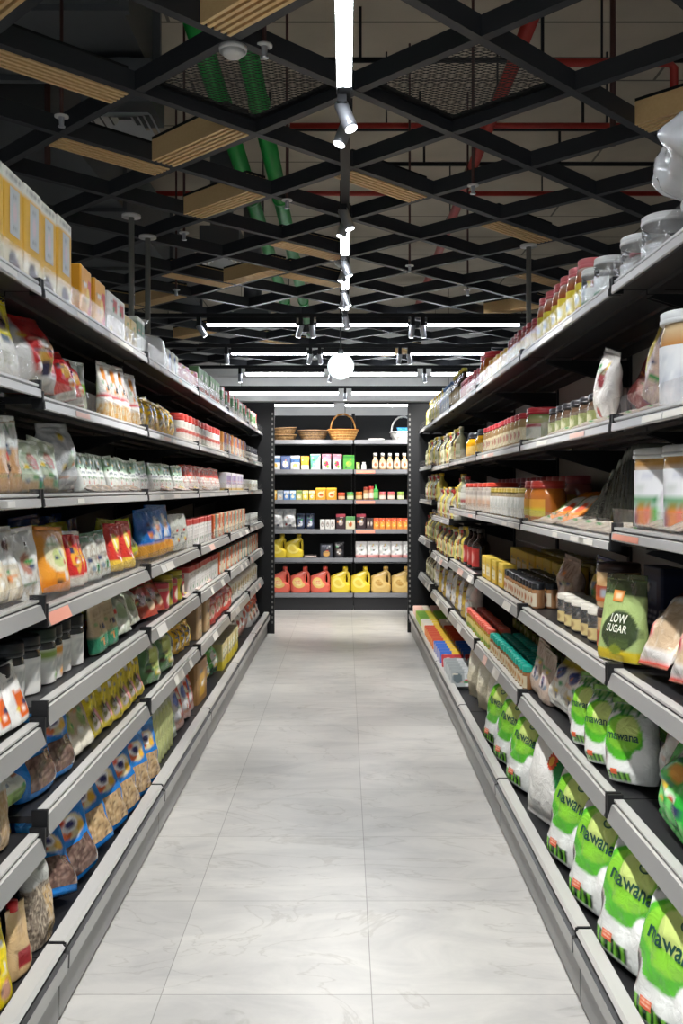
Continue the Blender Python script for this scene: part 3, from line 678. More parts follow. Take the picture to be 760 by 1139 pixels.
# rear gondola closing the aisle
ZR = [1.998, 1.65, 1.295, .948, .612, .2]; YR = 10.86
g = thing('shelving_frame', 'dark grey frame of the rear shelving closing the aisle', 'shelving frame', (0, YR+.44, 0))
for x in (-.92, .10, 1.12): part('upright', MB().box(x-.02, x+.02, -.02, .03, 0, 2.34), BLACK, g)
for x0, x1 in ((-.9, .08), (.12, 1.10)):
    m = MB(); z = .16
    while z < 2.3: m.box(x0+.001, x1-.001, -.008, .008, z, min(2.33, z+.36)-.005); z += .36
    part('back_panel', m, BLACK, g)
RAILD = mat('rear_rail_grey', .45, color='#6f7073')
for s, z in enumerate(ZR):
    for b, (x0, x1) in enumerate(((-.92, .10), (.10, 1.12))):
        t = thing('wall_shelf', 'dark rear shelf with grey rail, %s bay, %s' % (['left', 'right'][b], shelfname(0, s)), 'shelf', (x0, YR, z), 0, 'steel shelves of the rear unit'); L = x1-x0-.004
        m = MB().box(.002, L, .012, .40, -.03, -.004); part('shelf_deck', m, DECK, t)
        m = MB().extrude([(.03, -.004), (.03, 0), (.002, 0), (-.006, -.048), (.012, -.05), (.012, -.03)], lambda a, c, tt: (.006+(L-.012)*tt, a, c)); part('price_rail', m, RAILD, t)
        part('rail_end_cap', MB().box(.002, .0055, -.006, .012, -.05, 0), BLACK, t); part('rail_end_cap', MB().box(L-.0035, L+.002, -.006, .012, -.05, 0), BLACK, t)
        if s in (1, 2, 3) and b == 1: part('price_label', MB().extrude([(-.0015, -.012), (-.002, -.012), (-.0075, -.046), (-.007, -.046)], lambda a, c, tt: (.03+.22*tt, a-.0005, c), col='#ef8f78'), PAPER, t, 'coral price label')
        if s == 5: part('kick_board', MB().box(.002, L, .015, .03, .0, z-.055-z), BLACK, t) if False else part('kick_board', MB().box(.002, L, .015, .03, -z+.002, -.055), DECK, t)
#PRODUCTS

# ------------------------------------------------------------ stocking the shelves
def Yof(side, px): return 1030*.83/(384-px) if side < 0 else 1030*.755/(px-384)
USED = {}
def run(side, s, items, xa, xb, back=.035, lean=0, n=None, dz=0, roll=0, jit=.05, turn=None, gap=1.05, row='', rot=0, sc=1, ylim=None, stag=.008):
    """items: one (proto, description) or a list cycled along the shelf; xa..xb: the stretch along the shelf front"""
    if isinstance(items, tuple): items = [items]
    if ylim: y0, y1 = ylim
    else: y0, y1 = sorted((Yof(side, xa), Yof(side, xb)))
    B = LB if side < 0 else RB; y = y0; out = []
    pitch = None
    if n: pitch = (y1-y0)/n
    k = 0; lst = []
    while True:
        P, d = items[k % len(items)]; wd = pitch if pitch else (P.W if not rot else P.D)*gap*sc
        if (n and k >= n) or (not n and y+wd > y1+.03 and k): break
        lst.append((P, d, y+wd/2)); y += wd; k += 1
    tot = {}
    for P, d, yc in lst: tot[d] = tot.get(d, 0)+1
    cnt = {}
    for P, d, yc in lst:
        i = cnt.get(d, 0); cnt[d] = i+1; sn = shelfname(side, s)
        if tot[d] == 1: lab = '%s, %s%s' % (d, (row+' row, ') if row else '', sn)
        elif len(lst) == tot[d] or True:
            lab = '%s, %s%s from near end, %s' % (d, ordw(i), (' in '+row+' row') if row else '', sn)
        b = bay(B, yc)
        last = 6 if side < 0 else 5
        if s == last: z = BASE; fx = -.80 if side < 0 else .69
        else: z = (LZ if side < 0 else RZ)[s]+(ldz if side < 0 else rdz)(s, b)-.003; fx = LX if side < 0 else RX
        z += dz+.0008
        dd = (P.D if not rot else P.W)*sc
        x = fx+side*(back+dd/2+RN.uniform(0, stag*(2.5 if P.cat == 'bag' else 1))+ (P.H*sc*math.sin(lean)*.0))
        rz = (PI/2 if side < 0 else -PI/2)+RN.uniform(-jit, jit)+rot
        gl = d.replace(', ', ' ')+' group on '+sn+(' '+row if row else '')
        if P.cat == 'bag' and not rot and lean < 1: rz += side*(.16 if turn is None else turn)+RN.uniform(-.06, .06)
        if isinstance(roll, tuple): rl = RN.uniform(*roll)
        else: rl = roll if roll or P.cat != 'bag' or lean > 1 else RN.uniform(-.06, .06)
        P.put((x, yc, z), rz, lab, gl if tot[d] > 1 else None, lean+RN.uniform(-.02, .02)*(lean != 0), rl, sc*(RN.uniform(.95, 1.02) if P.cat == 'bag' else 1))
    return lst
L_ = -1; R_ = 1
W_, CR = '#eeede8', '#e9e2cf'

# ---- left, top shelf
tall_yellow = carton('cereal_carton', .142, .262, .06, D('#e8b53c', ('h', 0, .26, '#efe6c8'), ('d', .36, -.12, '#e8b53c'), ('h', .87, 1.1, '#e9e8de'), ('t', -.7, .7, .89, .97, 1, '#4a5248'), ('e', -.1, .13, .42, .10, '#4f4a58'), ('e', .3, .09, .3, .08, '#6d6472')),
    [('front_window', -.45, .55, .38, .84, 0, D('#c6c9c9', ('e', 0, .5, .42, .2, '#d9c8cc'), ('t', -.5, .5, .08, .16, 1, '#5d6264'), ('t', -.4, .4, .8, .88, 1, '#70757a')))], top='#e7dfc4')
run(L_, 0, (tall_yellow, 'tall yellow carton with grey front window'), -12, 91, gap=1.0, jit=.02)
orange_box = carton('orange_carton', .15, .17, .06, D('#e7a21e', ('r', .3, 1, 0, .8, '#d8452c'), ('h', 0, .06, '#b06a1a'), ('e', .3, .45, .3, .2, '#f2d060')), top='#e8c078')
run(L_, 0, (orange_box, 'orange carton with a red side panel'), 92, 126, n=2)
white_red = carton('white_carton', .15, .16, .06, D(W_, ('r', -.1, .7, .62, .9, '#c8423a'), ('t', -.6, .6, .15, .5, 4, '#a9a7a4'), ('h', .55, .57, '#c0bebb')))
run(L_, 0, (white_red, 'white carton with red print'), 127, 142, n=2)
cream_box = carton('tea_carton', .11, .125, .07, D('#d9c078', ('r', -.7, .7, .2, .7, '#b9a04e'), ('t', -.5, .5, .3, .6, 3, '#6f6133')), top='#e9dfbd')
green_pack = carton('slim_green_pack', .075, .16, .05, D('#e3e8dc', ('r', -1, 1, .55, .9, '#4f7d52'), ('t', -.6, .6, .15, .4, 3, '#87918a')))
run(L_, 0, (cream_box, 'small cream tea carton'), 143, 158)
run(L_, 0, (green_pack, 'slim white and green pack'), 158.5, 168)
big_clear = pouch('clear_plastic_bag', .46, .21, .2, D('#dfe3e6'), 'tied', nz=.05, n=48, m=24, m_=MILKY, ns=9, p=2.2)
run(L_, 0, (big_clear, 'large crinkled clear plastic bag over packs'), 170, 189, n=1)
slim_white = carton('slim_white_pack', .06, .12, .05, D('#e8e6e0', ('r', -.6, .6, .1, .35, '#d9a35a'), ('t', -.7, .7, .5, .85, 3, '#7f8990')))
slim_blue = carton('slim_blue_pack', .06, .125, .05, D('#dfe3ea', ('r', -1, 1, .3, .85, '#2f62b5'), ('e', 0, .55, .4, .15, '#f1f1ef')))
run(L_, 0, [(slim_white, 'slim white pack with orange print'), (slim_blue, 'slim white pack with blue panel')], 190, 204)
pink_pack = pouch('pink_wrapped_pack', .26, .13, .14, D('#d98f9b', ('h', .5, .8, '#cf7584'), ('n', 0, 1, 5, .25, '#e8bcc2')), 'brick')
run(L_, 0, (pink_pack, 'pink film wrapped multipack'), 205, 223, n=2)
green_white = carton('green_white_carton', .11, .16, .06, D('#e9ebe6', ('h', .55, 1, '#6f9f6a'), ('r', -.8, .8, .08, .3, '#c8503f'), ('e', 0, .7, .4, .12, '#e3efdc')))
run(L_, 0, (green_white, 'white carton with green top half'), 224, 249)
mixes = [(carton('slim_tall_carton', .085, .15, .06, D('#e2e6de', ('h', .4, .85, '#5a9a63'), ('t', -.6, .6, .1, .35, 2, '#7c7c7c'))), 'slim green carton at the far end'),
         (carton('red_slim_carton', .085, .16, .06, D('#e9e4de', ('h', .5, 1, '#c94d46'), ('r', -.7, .7, .1, .4, '#d8d0b8'))), 'slim red and white carton at far end'),
         (pouch('white_refill_pouch', .11, .18, .06, D('#efefec', ('r', -.5, .5, .3, .6, '#9cc08a'))), 'white refill pouch at far end')]
run(L_, 0, mixes, 249.5, 289)

# ---- left, second shelf
yel_bag = pouch('snack_bag', .19, .235, .08, D('#f0efe8', ('h', .5, 1, '#e6da2a'), ('e', .1, .72, .45, .12, '#6c4a86'), ('n', .6, .85, 5, .3, '#a07f52'), ('t', -.6, .6, .1, .3, 3, '#c9c8b2'), ('h', .94, 1, '#d7c71d')), seal='#e2d529', p=2.4)
run(L_, 1, (yel_bag, 'yellow topped white snack bag'), -10, 38, n=2, lean=.16, roll=(-.12, .08))
red_big = pouch('large_snack_bag', .35, .255, .13, D('#d22c2c', ('r', -1, -.3, 0, 1, '#e3e1dd'), ('h', 0, .24, '#dddbd6'), ('e', .35, .42, .38, .18, '#c99a46'), ('e', .25, .3, .2, .1, '#3b3a52'), ('e', .5, .62, .3, .1, '#8f5f2c'), ('r', -1, 1, 0, .05, '#9c8f86')), 'pillow', seal='#d03030', n=44, m=24, nz=.016)
run(L_, 1, (red_big, 'large red and white snack bag'), 37, 86, n=1, lean=.2, roll=-.08, sc=.9)
red_small = pouch('small_snack_bag', .15, .16, .07, D('#cf2626', ('e', .1, .6, .4, .15, '#e1a02e'), ('h', 0, .18, '#e4e0d8'), ('e', .3, .3, .3, .13, '#f1e9c9')), 'pillow', seal='#c92424', nz=.012)
run(L_, 1, (red_small, 'small crumpled red snack bag'), 82, 108, n=2, lean=.3, roll=(-.25, .2), back=.02)
green_hdr = pouch('header_bag', .2, .19, .045, D('#aeb7a8', ('h', .0, .44, '#b5b9a8'), ('n', 0, .42, 9, .1, '#8f9480'), ('h', .44, .64, '#7dbb3c'), ('h', .64, 1, '#b9c7c2'), ('t', -.5, .5, .7, .85, 2, '#7f97a3')), seal='#c4d0cc', p=3)
run(L_, 1, (green_hdr, 'clear pouch with bright green band'), 98, 126, n=2, back=.10)
white_or = pouch('grain_pouch', .105, .225, .055, D('#e9e6e0', ('r', -.5, .1, .5, .95, '#dd8a34'), ('h', .4, .45, '#c8434a'), ('h', 0, .3, '#dca23f'), ('n', 0, .3, 8, .05, '#efe2c2'), ('e', .3, .7, .4, .14, '#c9c3bd')), seal='#e4e1dc')
run(L_, 1, (white_or, 'upright white pouch with orange stripe'), 127, 166, gap=1.12, lean=.08, roll=(-.05, .05))
yel_char = pouch('yellow_toy_snack_bag', .13, .15, .07, D('#e9b820', ('e', 0, .6, .5, .2, '#2c2620'), ('e', -.3, .35, .3, .12, '#f4ecca'), ('e', .4, .75, .3, .1, '#d6d840'), ('n', .1, .9, 4, .3, '#3d332a')), 'pillow', seal='#e8cf3a', nz=.012)
run(L_, 1, (yel_char, 'crumpled yellow and black snack bag'), 167, 205, roll=(-.2, .2), lean=.15)
red_top = jar('red_top_canister', .055, .15, '#cf3a2e', D('#ebe7e1', ('h', .0, .12, '#c9c4bd')), D('#efece6', ('h', .55, .9, '#d6473b'), ('t', -.7, .7, .15, .5, 3, '#b98e86')), lh=.035, lr=1.0)
run(L_, 1, (red_top, 'white canister with red lid'), 207, 250)
mix2 = [(carton('orange_slim_carton', .08, .15, .06, D('#d98f3c', ('r', -.7, .7, .15, .5, '#efe7d4'))), 'slim orange carton'), (carton('purple_slim_carton', .08, .15, .06, D('#7f5f86', ('r', -.7, .7, .15, .5, '#e3ddd6'))), 'slim purple carton'),
        (carton('grey_slim_carton', .08, .14, .06, D('#c5c6c8', ('r', -.7, .7, .5, .8, '#b8433e'))), 'slim grey and red carton')]
run(L_, 1, mix2, 251, 277)
dark_jar = jar('dark_jar', .045, .13, '#35363a', D('#4a4a52'), D('#c9c9c8', ('h', .4, .7, '#6d6f78')))
run(L_, 1, (dark_jar, 'small dark jar with grey label'), 277.5, 289)

# ---- left, third shelf
brown_clear = pouch('bread_crumb_bag', .15, .2, .06, D('#b98a5c', ('n', 0, .62, 7, .1, '#c9a273'), ('h', .62, 1, '#c9cbc4'), ('n', .66, .95, 4, .2, '#8ea58a'), ('r', -.4, .4, .64, .8, '#dfe3dd')), seal='#d4d6d2', p=2.3)
yel_edge = pouch('yellow_flake_bag', .15, .21, .07, D('#e0c32e', ('h', .3, .55, '#d8d4c0'), ('h', 0, .3, '#e8d85a'), ('e', 0, .6, .4, .12, '#4c4640')), seal='#dcc026')
run(L_, 2, (yel_edge, 'yellow flake bag by the left edge'), -18, 6, n=1, lean=.1)
run(L_, 2, (brown_clear, 'clear bag of brown crumbs'), 7, 41, n=2, lean=.05)
pale_green = pouch('seed_pouch', .17, .15, .06, D('#c2cdb2', ('e', .2, .6, .4, .2, '#a85c50'), ('h', 0, .2, '#b08f66'), ('r', .2, .9, .05, .3, '#3f8a63'), ('t', -.7, .3, .35, .7, 4, '#8d9c84')), seal='#d3dccb')
run(L_, 2, (pale_green, 'pale green seed pouch'), 43, 76, n=2, lean=.12, roll=(-.1, .18))
silver_bag = pouch('silver_flour_bag', .2, .215, .09, D('#c9ccce', ('n', 0, 1, 4, .22, '#e6e8e9'), ('e', .2, .45, .3, .12, '#9fb09c')), 'pillow', seal='#d6d8da', nz=.014)
run(L_, 2, (silver_bag, 'tall silvery flour bag'), 77, 106, n=1, lean=.12, roll=-.06)
small_gw = pouch('herb_sachet', .085, .135, .045, D('#dfe4de', ('h', .62, 1, '#8fb694'), ('t', -.5, .5, .25, .55, 2, '#9aa6a0')), seal='#cfe0d0', nz=.007)
run(L_, 2, (small_gw, 'small white and green herb sachet'), 107, 217, gap=1.13, roll=(-.1, .1), lean=.1, back=.06)
flat_sachet = pouch('flat_brown_sachet', .15, .10, .018, D('#8e8378', ('e', 0, .5, .6, .35, '#b59f88'), ('n', 0, 1, 6, .2, '#c3bdb4')), 'pillow', nz=.01)
run(L_, 2, (flat_sachet, 'flat brown sachet lying at the rail'), 107, 160, lean=1.35, back=.012, gap=1.25)
redw_bag = pouch('red_top_bag', .10, .15, .06, D('#e9e4df', ('h', .6, 1, '#cf4038'), ('t', -.6, .6, .15, .5, 3, '#c9a09a')), seal='#cc3b34')
run(L_, 2, (redw_bag, 'white bag with red top'), 218, 254, back=.06)
flat_red = pouch('flat_red_sachet', .2, .09, .016, D('#d9c6bd', ('r', -.8, .8, .3, .7, '#c5524a'), ('r', -.2, .4, .2, .8, '#e9d25a')), 'pillow', nz=.006)
run(L_, 2, (flat_red, 'flat red and white packet lying at rail'), 185, 240, lean=1.35, back=.012, n=4)
purple_box = carton('purple_white_carton', .10, .13, .06, D('#dedbe0', ('r', -.8, .8, .35, .85, '#8d7aa8'), ('h', 0, .14, '#d9b54c')))
pale_box = carton('pale_flat_carton', .10, .09, .06, D('#e6e6e2', ('r', -.8, .8, .3, .6, '#aab0a6')))
run(L_, 2, (purple_box, 'white carton with purple panel'), 254.5, 274)
run(L_, 2, (pale_box, 'low pale carton'), 274.5, 289)

# ---- left, fourth shelf
oat = pouch('oat_bag', .15, .205, .075, D('#cdbfa2', ('n', 0, .5, 9, .05, '#e2d8c2'), ('h', .52, 1, '#dfe0de'), ('e', .1, .78, .3, .1, '#6d4a4c'), ('h', .46, .5, '#b8b4aa')), seal='#e8e8e6', nz=.01)
run(L_, 3, (oat, 'white and clear bag of pale oats'), -10, 37, n=3, lean=.1, roll=(-.1, .1))
brown_sm = pouch('brown_pouch', .14, .2, .05, D('#7f4a30', ('h', .6, .8, '#a06b45')), seal='#6d3f2a')
run(L_, 3, (brown_sm, 'dark brown pouch'), 12, 60, n=2, back=.17, row='back')
white_film = pouch('white_film_bag', .2, .215, .08, D('#dcdcd8', ('n', 0, .45, 7, .12, '#b5a894'), ('e', 0, .55, .3, .16, '#b57d6c'), ('h', .75, 1, '#e3e4e4')), seal='#e6e7e7', nz=.012)
run(L_, 3, (white_film, 'tall white film bag'), 38, 64, n=1, lean=.06)
orange_bag = pouch('orange_snack_bag', .2, .195, .08, D('#e89a35', ('e', 0, .6, .7, .3, '#e6dfb8'), ('e', .1, .55, .4, .15, '#c3cf8a'), ('h', 0, .2, '#d97f1c')), seal='#e38c28')
run(L_, 3, (orange_bag, 'orange snack bag with cream centre'), 64, 92, n=1, lean=.08, roll=.06)
red_gold = pouch('red_gold_bag', .12, .18, .06, D('#c92f2f', ('e', 0, .5, .5, .25, '#e0a238'), ('h', 0, .2, '#d8d2c6')), seal='#e2e0da', nz=.01)
run(L_, 3, (red_gold, 'red and gold snack bag'), 93, 111, n=2, lean=.12)
green_tag = pouch('clear_nut_pouch', .15, .17, .06, D('#c7c8be', ('n', .1, .8, 8, .1, '#9e9486'), ('h', .84, 1, '#4c7d5c'), ('r', .0, .5, .15, .35, '#2f8a5c')), seal='#5d8a6a')
run(L_, 3, (green_tag, 'clear pouch with dark green header'), 112, 136, n=2, lean=.1)
red_green = pouch('red_yellow_bag', .13, .19, .06, D('#cf3a30', ('e', .1, .62, .5, .2, '#efdc62'), ('h', 0, .25, '#e6c04a')), seal='#c83a32', nz=.01)
run(L_, 3, (red_green, 'red and yellow snack bag'), 137, 157, n=2, lean=.1)
lime = pouch('lime_snack_bag', .17, .19, .07, D('#c8cf2c', ('e', 0, .6, .45, .2, '#eaeaa0'), ('h', .0, .2, '#d9a12c'), ('n', .3, .9, 4, .3, '#7d9620')), seal='#c2cc2a', nz=.014)
run(L_, 3, (lime, 'yellow green snack bag'), 148, 176, n=3, lean=.1, back=.10, roll=(-.1, .1))
run(L_, 3, (lime, 'yellow green snack bag'), 95, 150, back=.24, row='back', lean=.1)
blue_snack = pouch('blue_snack_bag', .3, .235, .09, D('#1f6cc4', ('h', 0, .3, '#d99a3c'), ('e', .3, .6, .3, .26, '#c9d7e6'), ('e', .35, .62, .2, .12, '#d58b56'), ('n', .35, .95, 3.5, .35, '#3f9be0')), seal='#2a78cf', nz=.012)
run(L_, 3, (blue_snack, 'tall blue snack bag with orange base'), 176, 200, n=2, lean=.08)
navy = pouch('navy_snack_bag', .22, .22, .08, D('#1b3f7c', ('n', .2, .9, 4, .3, '#2a63ad')), seal='#1b3f7c', nz=.012)
run(L_, 3, (navy, 'dark blue snack bag'), 120, 176, back=.3, row='back')
clear_sm = pouch('clear_pouch', .18, .19, .05, D('#b9bdb4', ('n', 0, .7, 6, .1, '#d3d5cf')), 'sack', nz=.012)
run(L_, 3, (clear_sm, 'pale clear pouch beside the blue bag'), 200, 211, n=2)
white_book = carton('white_soup_carton', .1, .15, .07, D('#e4e2df', ('h', .8, 1, '#b93c36'), ('t', -.7, .7, .2, .6, 4, '#b4b0ac')), top='#b03a34')
run(L_, 3, (white_book, 'white carton with dark red top'), 212, 241)
stripe = [(carton('orange_spice_carton', .07, .15, .05, D('#d8642e', ('r', -.8, .8, .1, .4, '#e9dcc0'))), 'slim orange spice carton'), (carton('teal_spice_carton', .07, .15, .05, D('#7fa39a', ('r', -.8, .8, .1, .45, '#e6e2d6'))), 'slim teal spice carton'),
          (carton('cream_spice_carton', .07, .15, .05, D('#ddd0b4', ('r', -.8, .8, .55, .85, '#a86a4a'))), 'slim cream spice carton')]
run(L_, 3, stripe, 241.5, 275)
run(L_, 3, (pale_box, 'low pale carton'), 275.5, 289)

# ---- left, fifth shelf
can_w = jar('black_lid_canister', .056, .165, '#23262a', D('#dcdad5', ('h', .78, 1, '#3a3d40')), D('#e9e8e4', ('t', -.7, .6, .35, .85, 5, '#9aa0a4'), ('e', .2, .2, .2, .1, '#5b4a3c'), ('h', .95, 1, '#b9bcbf')), lh=.034, lr=.98, lv=(.03, .8), shoulder=.9)
can_o = jar('black_lid_canister', .056, .165, '#23262a', D('#dcdad5', ('h', .78, 1, '#3a3d40')), D('#e9e8e4', ('h', .72, 1, '#d9932c'), ('t', -.7, .6, .35, .65, 3, '#9aa0a4'), ('e', .1, .2, .35, .12, '#d9932c')), lh=.034, lr=.98, lv=(.03, .8), shoulder=.9)
can_g = jar('black_lid_canister', .056, .165, '#2a3a30', D('#dcdad5', ('h', .78, 1, '#3a3d40')), D('#e9e8e4', ('h', .72, 1, '#86a04a'), ('t', -.7, .6, .35, .65, 3, '#9aa0a4'), ('e', .1, .2, .3, .12, '#5f8a3c')), lh=.034, lr=.98, lv=(.03, .8), shoulder=.9)
run(L_, 4, (can_w, 'white canister with black lid'), 20, 72, back=.06)
run(L_, 4, [(can_g, 'white canister with green band'), (can_o, 'white canister with orange band')], 73, 88, n=2, back=.06)
run(L_, 4, (can_w, 'farther white canister with black lid'), 89, 116, back=.06)
run(L_, 4, (can_w, 'white canister with black lid'), 0, 112, back=.185, row='back', gap=1.08)
zip_or = pouch('white_orange_packet', .12, .16, .05, D('#e2e0dc', ('r', -.1, .7, .1, .55, '#d8652c'), ('d', .75, .5, '#f0efec')), seal='#e9e9e6', nz=.01)
run(L_, 4, (zip_or, 'white packet with orange corner'), -12, 32, back=.02, n=4, lean=.2, roll=(-.2, .1), ylim=(2.02, 2.46))
kraft_box = pouch('kraft_green_pouch', .14, .18, .05, D('#b9a585', ('h', .0, .35, '#2f7f5f'), ('t', -.6, .6, .45, .8, 4, '#a08c6c'), ('h', .9, 1, '#c9b897')), seal='#bba888', p=3)
run(L_, 4, (kraft_box, 'kraft pouch with green base'), 117, 141, n=2, lean=.1)
pale_fl = pouch('pale_leaf_bag', .24, .17, .06, D('#c4ccb8', ('n', 0, 1, 5, .15, '#e0e4da'), ('e', .2, .5, .4, .2, '#90a583')), 'sack', nz=.016)
run(L_, 4, (pale_fl, 'pale crumpled leaf bag'), 142, 166, n=2, lean=.35, roll=(-.1, .1))
run(L_, 4, (lime, 'dim olive snack bag'), 130, 185, back=.26, row='back')
red_long = pouch('red_noodle_pack', .26, .175, .05, D('#b6422e', ('r', -.6, .6, .3, .7, '#7d2f26'), ('e', .5, .35, .3, .2, '#e2c4a4')), 'pillow', seal='#c2513a', nz=.01)
run(L_, 4, (red_long, 'dark red noodle pack'), 168, 188, n=2, lean=.5)
pink_round = jar('pink_round_tub', .055, .13, '#c94f56', D('#caa08c'), D('#c9414c', ('e', 0, .5, .5, .35, '#efe2cc')), lh=.02, lr=1.0, lv=(.1, .85))
olive_tub = jar('olive_tub', .055, .16, '#b9a52e', D('#8d8a42'), D('#c8b83c', ('e', 0, .5, .5, .3, '#3c3a30')), lh=.02, lr=1.0, lv=(.1, .85))
run(L_, 4, [(pink_round, 'pink round tub'), (olive_tub, 'olive yellow tub')], 189, 214)
run(L_, 4, (white_book, 'white carton with dark red top'), 215, 246)
run(L_, 4, (flat_red, 'flat red and white packet lying at rail'), 205, 240, lean=1.35, back=.012, n=3)
run(L_, 4, stripe, 247, 289)

# ---- left, sixth shelf
nut_clear = pouch('clear_nut_bag', .13, .23, .07, D('#a68a66', ('r', -1, -.1, 0, .62, '#6d6258'), ('n', 0, .62, 17, .12, '#b9a488'), ('h', .62, 1, '#b6b7b2')), 'sack', nz=.012, n=96, m=60)
run(L_, 5, (nut_clear, 'clear bag of nuts at the near end'), -20, 25, n=3, lean=.08, ylim=(2.0, 2.40))
white_salt = pouch('white_green_bag', .16, .10, .07, D('#e3e5d8', ('h', 0, .3, '#8fae5c')), 'pillow', nz=.016)
run(L_, 5, (white_salt, 'small white and green bag lying down'), 30, 52, n=1, ylim=(2.43, 2.6), lean=.5, back=.05)
def blue_des(win='#6b5147', grain='#9a7f70'):
    return D('#1c78c8', ('e', .1, .34, .66, .27, win), ('n', .1, .58, 9, .12, '#1c78c8'), ('n', .12, .56, 11, .2, '#1c78c8')) if 0 else D('#1c78c8', ('e', .05, .72, .62, .16, '#e2d3a8'), ('e', -.3, .66, .3, .07, '#d8693c'), ('e', .45, .65, .25, .07, '#e2b23c'), ('e', .0, .75, .42, .1, '#eeecf0'), ('e', .05, .74, .24, .055, '#2b2a66'), ('e', -.28, .82, .2, .05, '#d8543c'), ('h', .95, 1, '#3f92d8'))
def blue_bag(name, W, H, Dp, win, grain, kind='stand'):
    return pouch(name, W, H, Dp, blue_des(), kind, seal='#2d85d2', n=52, m=36, nz=.012, p=2.5,
        patches=[('clear_window', -.7, .72, .08, .5, 0, D(win, ('n', 0, 1, 6, .12, grain), ('n', 0, 1, 9, .3, '#3d2f2a')), 16, GLAZ)])
blue_r = blue_bag('dried_fruit_bag', .2, .232, .08, '#5d4740', '#8d7468')
blue_o = blue_bag('oat_window_bag', .2, .26, .08, '#b3936a', '#d2b68c')
run(L_, 5, (blue_r, 'big blue dried fruit bag with clear window'), 50, 90, n=2, lean=.12, roll=(-.06, .06))
kraft2 = pouch('kraft_window_pouch', .17, .2, .06, D('#b8a688', ('h', 0, .3, '#e3dccb'), ('e', .2, .5, .3, .15, '#8da35c'), ('h', .8, 1, '#9a9a92')), seal='#8f9088')
run(L_, 5, (kraft2, 'kraft pouch beside the blue bags'), 91, 113, n=2, lean=.3)
char_y = pouch('yellow_sweet_bag', .12, .19, .065, D('#c9b32a', ('e', 0, .62, .5, .2, '#efd83c'), ('e', -.3, .3, .4, .18, '#c6b9b6'), ('e', .4, .35, .3, .15, '#d98f98'), ('n', .1, .95, 4, .28, '#6d6a30')), seal='#d7c936', nz=.014)
run(L_, 5, (char_y, 'clear bag with yellow figures'), 116, 168, lean=.1, roll=(-.15, .15))
run(L_, 5, (char_y, 'clear bag with yellow figures'), 112, 160, lean=.1, back=.2, row='back')
green_leaf = pouch('green_leaf_bag', .24, .2, .07, D('#4f7a4c', ('e', .2, .5, .5, .3, '#b8c470'), ('r', .5, 1, 0, 1, '#b9c2b4')), 'sack', nz=.014)
run(L_, 5, (green_leaf, 'green and clear leaf bag'), 169, 198, n=2, lean=.12)
run(L_, 5, (yel_char, 'crumpled yellow and black snack bag'), 199, 221, lean=.15, roll=(-.15, .15))
brown_b = carton('brown_kraft_carton', .16, .19, .07, D('#a88860', ('r', -.5, .5, .2, .6, '#c2a67c')))
run(L_, 5, (brown_b, 'brown kraft carton'), 221.5, 238, n=2)
red_pack = pouch('red_flour_pack', .16, .17, .08, D('#c8473c', ('e', 0, .5, .5, .25, '#e3b8a8')), 'brick')
run(L_, 5, (red_pack, 'red brick shaped pack'), 239, 262)
white_pk = pouch('white_flour_pack', .16, .18, .09, D('#e6e3dd', ('e', 0, .5, .4, .2, '#c9b79a')), 'brick')
run(L_, 5, (white_pk, 'white brick shaped pack'), 262.5, 289)

# ---- left, base shelf
yel_pasta = pouch('yellow_bag', .11, .19, .06, D('#e6cf1c', ('n', .1, .5, 5, .2, '#caa21a'), ('e', 0, .2, .4, .12, '#d9a58c'), ('t', -.5, .5, .5, .8, 3, '#c8b41a')), seal='#e8d52e')
def at_base(P, x, y, lab, rz=PI/2, lean=0, roll=0, grp=None, z=0, sc=1): P.put((x, y, BASE+.001+z), rz, lab, grp, lean, roll, sc)
at_base(yel_pasta, -.845, 2.24, 'bright yellow bag at bottom left corner of base tray', PI/2-.1, .08)
kraft_cap = pouch('kraft_spout_pouch', .10, .175, .05, D('#c9aa7c', ('r', -.5, .55, .12, .38, '#a2383c'), ('t', -.5, .5, .5, .7, 3, '#b08f62')), 'stand', nz=.012, n=44, m=28)
kraft_cap.add('red_cap', MB().tube([(-.012, 0, .165), (-.012, 0, .19)], .015, 16, '#cf2a2a'), PLAS, 'red screw cap')
at_base(kraft_cap, -.845, 2.385, 'kraft spout pouch with red cap on the left base tray', PI/2-.15, .06, .03)
nut2 = pouch('clear_nut_bag', .12, .24, .06, D('#b9b9b4', ('h', 0, .7, '#86796a'), ('r', .05, 1, 0, .64, '#b99c70'), ('n', 0, .72, 15, .12, '#bfb09a'), ('n', 0, .7, 18, .3, '#5d5045')), 'sack', nz=.016, n=110, m=80)
at_base(nut2, -.845, 2.55, 'clear bag of nuts and grain on the left base tray', PI/2-.2, .05, -.05)
blu = [(2.74, -.86, .5, .25, 'r'), (2.96, -.855, .2, -.14, 'r'), (3.17, -.86, .3, -.14, 'o'), (3.37, -.855, .2, -.10, 'o'), (3.56, -.85, .15, -.05, 'o'), (3.75, -.85, .12, .05, 'o'), (3.93, -.85, .1, .03, 'o')]
blue_lab = ['lying low behind the nut bag', 'leaning with dark raisin window', 'leaning back, third along', 'with sandy window, fourth along', 'upright, fifth along', 'upright, sixth along', 'upright, farthest of the front row']
for k, (y, x, ln, rl, kd) in enumerate(blu): at_base(blue_r if kd == 'r' else blue_o, x, y, 'blue pouch %s, left base tray' % blue_lab[k], PI/2-.35+RN.uniform(-.12, .12), ln, rl, 'blue pouches on the left base tray')
for k, y in enumerate((2.5, 2.72, 2.93, 3.14, 3.35, 3.56, 3.78)):
    at_base(blue_r, -1.06, y, 'blue pouch in the back row of left base tray, %s from near end' % ordw(k), PI/2+RN.uniform(-.2, .2), .25, RN.uniform(-.15, .15), 'blue pouches at the back of the left base tray')
